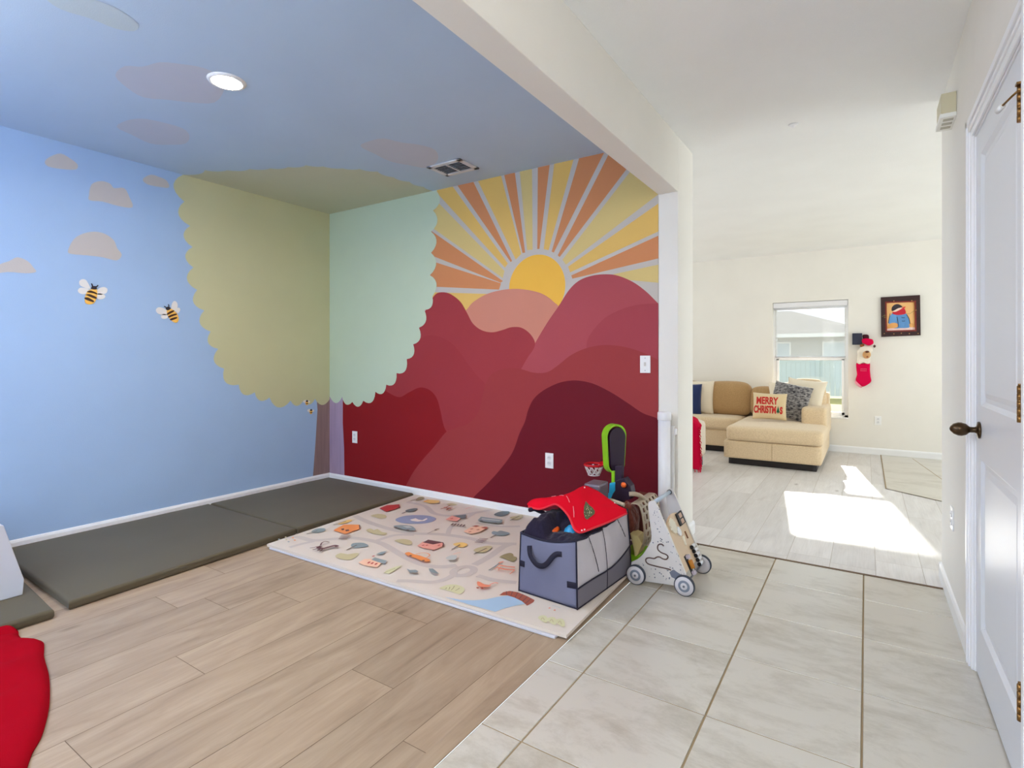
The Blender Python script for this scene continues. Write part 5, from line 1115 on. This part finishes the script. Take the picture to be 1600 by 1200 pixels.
mb = MB(); mb.prism([(p.x, 3.362, p.z) for p in fp] + [(fp[-1].x - .12, 3.362, fp[-1].z + .03), (fp[0].x - .06, 3.362, fp[0].z)], (0, .006, 0)); mb.build('back_wall', mat('brown red plastic', (120, 60, 50), .5), ct)
mb = MB(); mb.tube(smooth([tuple(p) for p in (PY(983, 772, 3.10), PY(993, 772, 3.12), PY(1002, 776, 3.16), PY(1009, 783, 3.22), PY(1014, 793, 3.30), PY(1016, 806, 3.34))], 5, False), .0135, 14); mb.build('handle_tube', BGE, ct)
mb = MB(); mb.tube(smooth([tuple(p) for p in (PY(953, 781, 3.06), PY(965, 785, 3.05), PY(976, 789, 3.05))], 4, False), .011, 12); mb.build('handle_tube', mat('cream plastic', (212, 196, 172), .4), ct)
pxprism([(984, 833), (996, 838), (1003, 850), (997, 866), (992, 872), (988, 850)], 3.05, .10, mat('pale yellow plastic', (214, 196, 140), .4), 'front_frame', ct)
mb = MB(); a = PY(985, 868, 3.04); mb.box((a.x - .06, 3.05, 0.0315), (a.x + .050, 3.25, .085)); mb.build('base', LIME, ct, bevel=.006)
pl = [PY(982, 790, 3.12), PY(994, 815, 3.12), PY(990, 838, 3.12)]
mb = MB()
def plush(u, v):
    a = 2 * math.pi * u; b_ = math.pi * (v - .5); c = PY(984, 812, 3.15); x = math.cos(b_) * math.cos(a) * .058; y = math.cos(b_) * math.sin(a) * .075; z = math.sin(b_) * .105
    k = 1 + .18 * noise.noise((x * 30, y * 30, z * 12)) + .08 * noise.noise((x * 90, y * 90, z * 20)); return (c.x + x * k - z * .1, c.y + y * k, c.z + z * k)
mb.quadgrid(plush, 50, 36, wrapu=True); tag(mb.build('plush_toy', mat('brown plush fur', (128, 64, 50), .95, bump=.6, bscale=70, sheen=.3, var=.4, vscale=30)), 'brown plush toy slumped inside the beige cart basket', 'plush toy')
# ------------------------------------------------------------------ wooden push walker
wk = thing('wooden_push_walker', 'grey speckled wooden baby push walker with activity board', 'baby walker', (-.92, 3.03, 0))
WG = mat('walker pale grey paint', (206, 203, 202), .5); WGe = mat('walker edge white', (232, 228, 224), .5); WWD = mat('birch plywood', (226, 200, 166), .5, var=.06, vscale=6); DOT = mat('speckle slate', (110, 116, 134), .6); BLU = mat('slate blue rubber', (54, 62, 76), .6)
def pw(x, y): return (960 + x * .175, 740 + y * .175)
outl = smooth([(300, 290), (303, 262), (318, 246), (342, 242), (364, 252), (376, 275)], 3, False) + [(640, 905), (660, 960), (600, 1012), (275, 965), (150, 900)] + smooth([(150, 790), (200, 768), (250, 725), (290, 665), (322, 610), (330, 560), (322, 480), (308, 380), (300, 290)], 3, False)[:-1]
def pan(y, nm):
    P = [PY(*pw(*p), 2.87) for p in outl]; mb = MB(); mb.prism([(p.x, y, max(p.z, .022)) for p in P], (0, .012, 0)); return mb.build(nm, [WG], wk, bevel=.0025, merge=True)
near = pan(2.87, 'side_panel'); far = pan(3.185, 'side_panel')
gp = [(440, 648), (425, 632), (400, 632), (386, 650), (390, 680), (420, 706), (460, 722), (478, 742), (465, 764), (435, 762), (405, 745), (380, 745), (355, 758), (310, 752), (285, 760), (280, 780), (300, 805), (350, 822), (420, 838), (480, 852), (505, 862)]
mb = MB(); mb.tube(smooth([tuple(PY(*pw(*p), 2.8695)) for p in gp], 4, False), .0036, 8); mb.build('slot_track', mat('routed groove brown', (92, 72, 66), .7), wk)
mb = MB(); rs_ = random.Random(11)
for k in range(230):
    x, y = rs_.uniform(170, 640), rs_.uniform(300, 1000)
    if x < 330 - max(0, (y - 560)) * .5 + (0 if y > 560 else -5) or x > 395 + (y - 290) * .40 or y > 935 + (x - 280) * .12 or (270 < x < 490 and 620 < y < 850): continue
    mb.lathe([(.0020 + .0018 * rs_.random(), 0), (.0016, .0008)], 8, M=Matrix.Translation(PY(*pw(x, y), 2.8700)) @ Matrix.Rotation(H, 4, 'X'))
o = mb.build('speckles', DOT, wk); o['kind'] = 'stuff'
mb = MB(); mb.prism([PY(*pw(*p), 2.8695) for p in [(490, 880), (530, 858), (560, 880), (600, 905), (545, 940), (510, 925)]], (0, .001, 0)); mb.build('corner_print', DOT, wk)
def wheel(cx_, y, s):
    M = Matrix.Translation((cx_, y, .053)) @ Matrix.Rotation(H * s, 4, 'X')
    mb = MB(); mb.lathe([(.045, -.010), (.053, -.009), (.053, .009), (.048, .010)], 40, M=M); w_ = mb.build('wheel', BLU, wk)
    mb = MB(); mb.lathe([(.030, -.0115), (.048, -.0112), (.048, .0112), (.030, .0118)], 40, M=M); mb.build('disc', mat('wheel disc pale', (206, 204, 210), .5), w_)
    mb = MB(); mb.lathe([(.030, .011), (.030, .0130), (.022, .0132)], 32, M=M); mb.build('ring', mat('wheel ring slate', (120, 130, 148), .5), w_)
    mb = MB(); mb.lathe([(.018, .012), (.018, .0145), (.008, .015)], 24, M=M); mb.build('hub_disc', mat('wheel disc pale', (206, 204, 210), .5), w_)
    mb = MB(); mb.lathe([(.006, .014), (.006, .018), (.003, .019)], 12, M=M); mb.build('axle_cap', mat('axle steel', (110, 112, 120), .3, metal=.8), w_)
xf_ = PY(1069, 914, 2.85).x; xr_ = PY(993, 899, 2.85).x
for x in (xf_, xr_): wheel(x, 2.857, 1); wheel(x, 3.213, -1)
for x in (xf_, xr_):
    mb = MB(); mb.tube([(x, 2.862, .053), (x, 3.208, .053)], .005, 10); mb.build('axle', mat('axle steel', (110, 112, 120), .3, metal=.8), wk)
ap_ = PY(*pw(340, 268), 2.87)
mb = MB(); mb.tube([(ap_.x, 2.875, ap_.z), (ap_.x, 3.192, ap_.z)], .0105, 16); mb.build('handle_bar', mat('pale blue bar', (190, 208, 226), .3), wk)
for y in (2.884, 3.176): mb = MB(); mb.lathe([(.014, 0), (.014, .005)], 20, M=Matrix.Translation((ap_.x, y, ap_.z)) @ Matrix.Rotation(H, 4, 'X')); mb.build('bar_collar', BLU, wk)
# activity board between the panels
b0_ = PY(*pw(636, 900), 2.87); b1_ = PY(*pw(376, 278), 2.87)
es = (b1_ - b0_).normalized(); en = Vector((-es.z, 0, es.x)) ; en = en if en.x > 0 else -en; ey = Vector((0, 1, 0)); O_ = Vector((b0_.x, 2.882, b0_.z)) - en * .014
def BP(y, s, n=0): return O_ + ey * y + es * s + en * n
BW = .303; Lb = (b1_ - b0_).length
mb = MB(); outb = [(0, 0), (BW, 0)] + [(BW / 2 + BW / 2 * math.cos(a), Lb * .56 + (Lb * .20) * math.sin(a)) for a in np.linspace(0, math.pi, 22)]
mb.prism([BP(y, s, 0) for y, s in outb], en * .009); mb.build('activity_board', WWD, wk, merge=True)
for y in (2.8685, 3.1835): 
    mb = MB(); A = Vector((b0_.x, y, b0_.z)); Bq = Vector((b1_.x, y, b1_.z)); w = Vector((0, .015, 0)); mb.prism([A, A + w, Bq + w, Bq], en * .0012); mb.build('front_edge', WGe, wk)
def PB(px, py):      # pixel onto the board plane
    r = Vector(ray(px, py)); C0 = Vector((0, 0, CAM_H)); q = BP(0, 0, .009); t_ = (q - C0).dot(en) / r.dot(en); p = C0 + r * t_ - BP(0, 0, 0); return p.dot(ey), p.dot(es)
def c2_(x, y): return (1000 + x * 110 / 1200, 760 + y * 110 / 1200)
def c3_(x, y): return (1000 + x * 120 / 1440, 840 + y * 100 / 1200)
def bbox_(ya, yb, sa, sb, h, m, nm, par=wk, n0=.0092):
    mb = MB(); mb.prism([BP(ya, sa, n0), BP(yb, sa, n0), BP(yb, sb, n0), BP(ya, sb, n0)], en * h); return mb.build(nm, m, par, bevel=.0015, merge=True)
g0 = PB(*c2_(680, 680)); g1 = PB(*c2_(670, 420)); g2 = PB(*c2_(590, 480)); g3 = PB(*c2_(760, 610))
ya, yb = min(g2[0], g0[0]), max(g1[0], g3[0]); sa, sb = min(g0[1], g3[1]), max(g1[1], g2[1])
fb = bbox_(ya, yb, sa, sb, .010, BLACK, 'flap_frame')
for k in range(2): bbox_(ya + (yb - ya) * .28, ya + (yb - ya) * .75, sa + (sb - sa) * (.08 + .46 * k), sa + (sb - sa) * (.44 + .46 * k), .012, mat('flap tan', (196, 160, 136), .5), 'flap', fb)
gc = PB(*c2_(560, 670))
def gear(y, s, r, m, nm, n0=.010):
    pts = []
    for k in range(24): a = 2 * math.pi * k / 24; rr = r * (1 if k % 2 else .84); pts.append(BP(y + rr * math.cos(a), s + rr * math.sin(a), n0))
    mb = MB(); mb.prism(pts, en * .008); return mb.build(nm, m, wk, bevel=.001, merge=True)
gear(gc[0] - .012, gc[1] - .0, .044, mat('gear cream', (234, 228, 208), .5), 'gear'); gcb = PB(*c2_(640, 740)); gear(gcb[0], gcb[1] - .01, .026, mat('gear white', (236, 238, 240), .5), 'gear')
g = PB(*c2_(720, 850)); g_ = PB(*c2_(770, 1000)); mb = MB(); mb.prism([BP(g[0] - .012, g[1], .0095), BP(g[0] + .012, g[1], .0095), BP(g_[0] + .004, g_[1], .0095), BP(g_[0] - .004, g_[1], .0095)], en * .008); mb.build('clock_hand', mat('gear cream', (234, 228, 208), .5), wk)
g = PB(*c2_(785, 825)); mb = MB(); mb.tube([BP(g[0], g[1] - .02, .0095), BP(g[0], g[1] + .02, .0095)], .006, 10); mb.build('slider_slot', mat('slot brown', (140, 92, 60), .6), wk)
for k, (x, y) in enumerate(((965, 165), (1005, 238), (1040, 320), (1075, 400), (1105, 480))):
    q = PB(*c3_(x, y)); mb = MB(); mb.tube([BP(q[0] - .026, q[1], .018), BP(q[0] + .026, q[1], .018)], .0105, 14); rl = mb.build('roller', mat('roller white', (236, 238, 242), .3), wk)
    mb = MB(); mb.tube([BP(q[0] - .028, q[1], .018), BP(q[0] - .023, q[1], .018)], .0112, 12); mb.build('roller_band', BLACK, rl)
q0 = PB(*c3_(870, 365)); q1 = PB(*c3_(985, 665)); 
mb = MB(); mb.prism([BP(q0[0] - .034, q0[1] + .012, .0093), BP(q0[0] + .010, q0[1] + .012, .0093), BP(q1[0] + .014, q1[1] - .004, .0093), BP(q1[0] - .022, q1[1] - .004, .0093)], en * .0015); sb_ = mb.build('slide_bed', BLACK, wk)
mb = MB(); mb.tube([BP(q0[0] + .006, q0[1] - .02, .018), BP(q1[0] + .010, q1[1] + .02, .018)], .013, 14); mb.build('orange_slider', mat('amber wood', (206, 136, 50), .4), wk)
for q in (q0, q1): mb = MB(); mb.prism([BP(q[0] - .014, q[1] - .008, .010), BP(q[0] + .012, q[1] - .008, .010), BP(q[0] + .012, q[1] + .010, .010), BP(q[0] - .014, q[1] + .010, .010)], en * .018); mb.build('end_block', mat('lilac grey block', (196, 184, 200), .5), wk, bevel=.001)
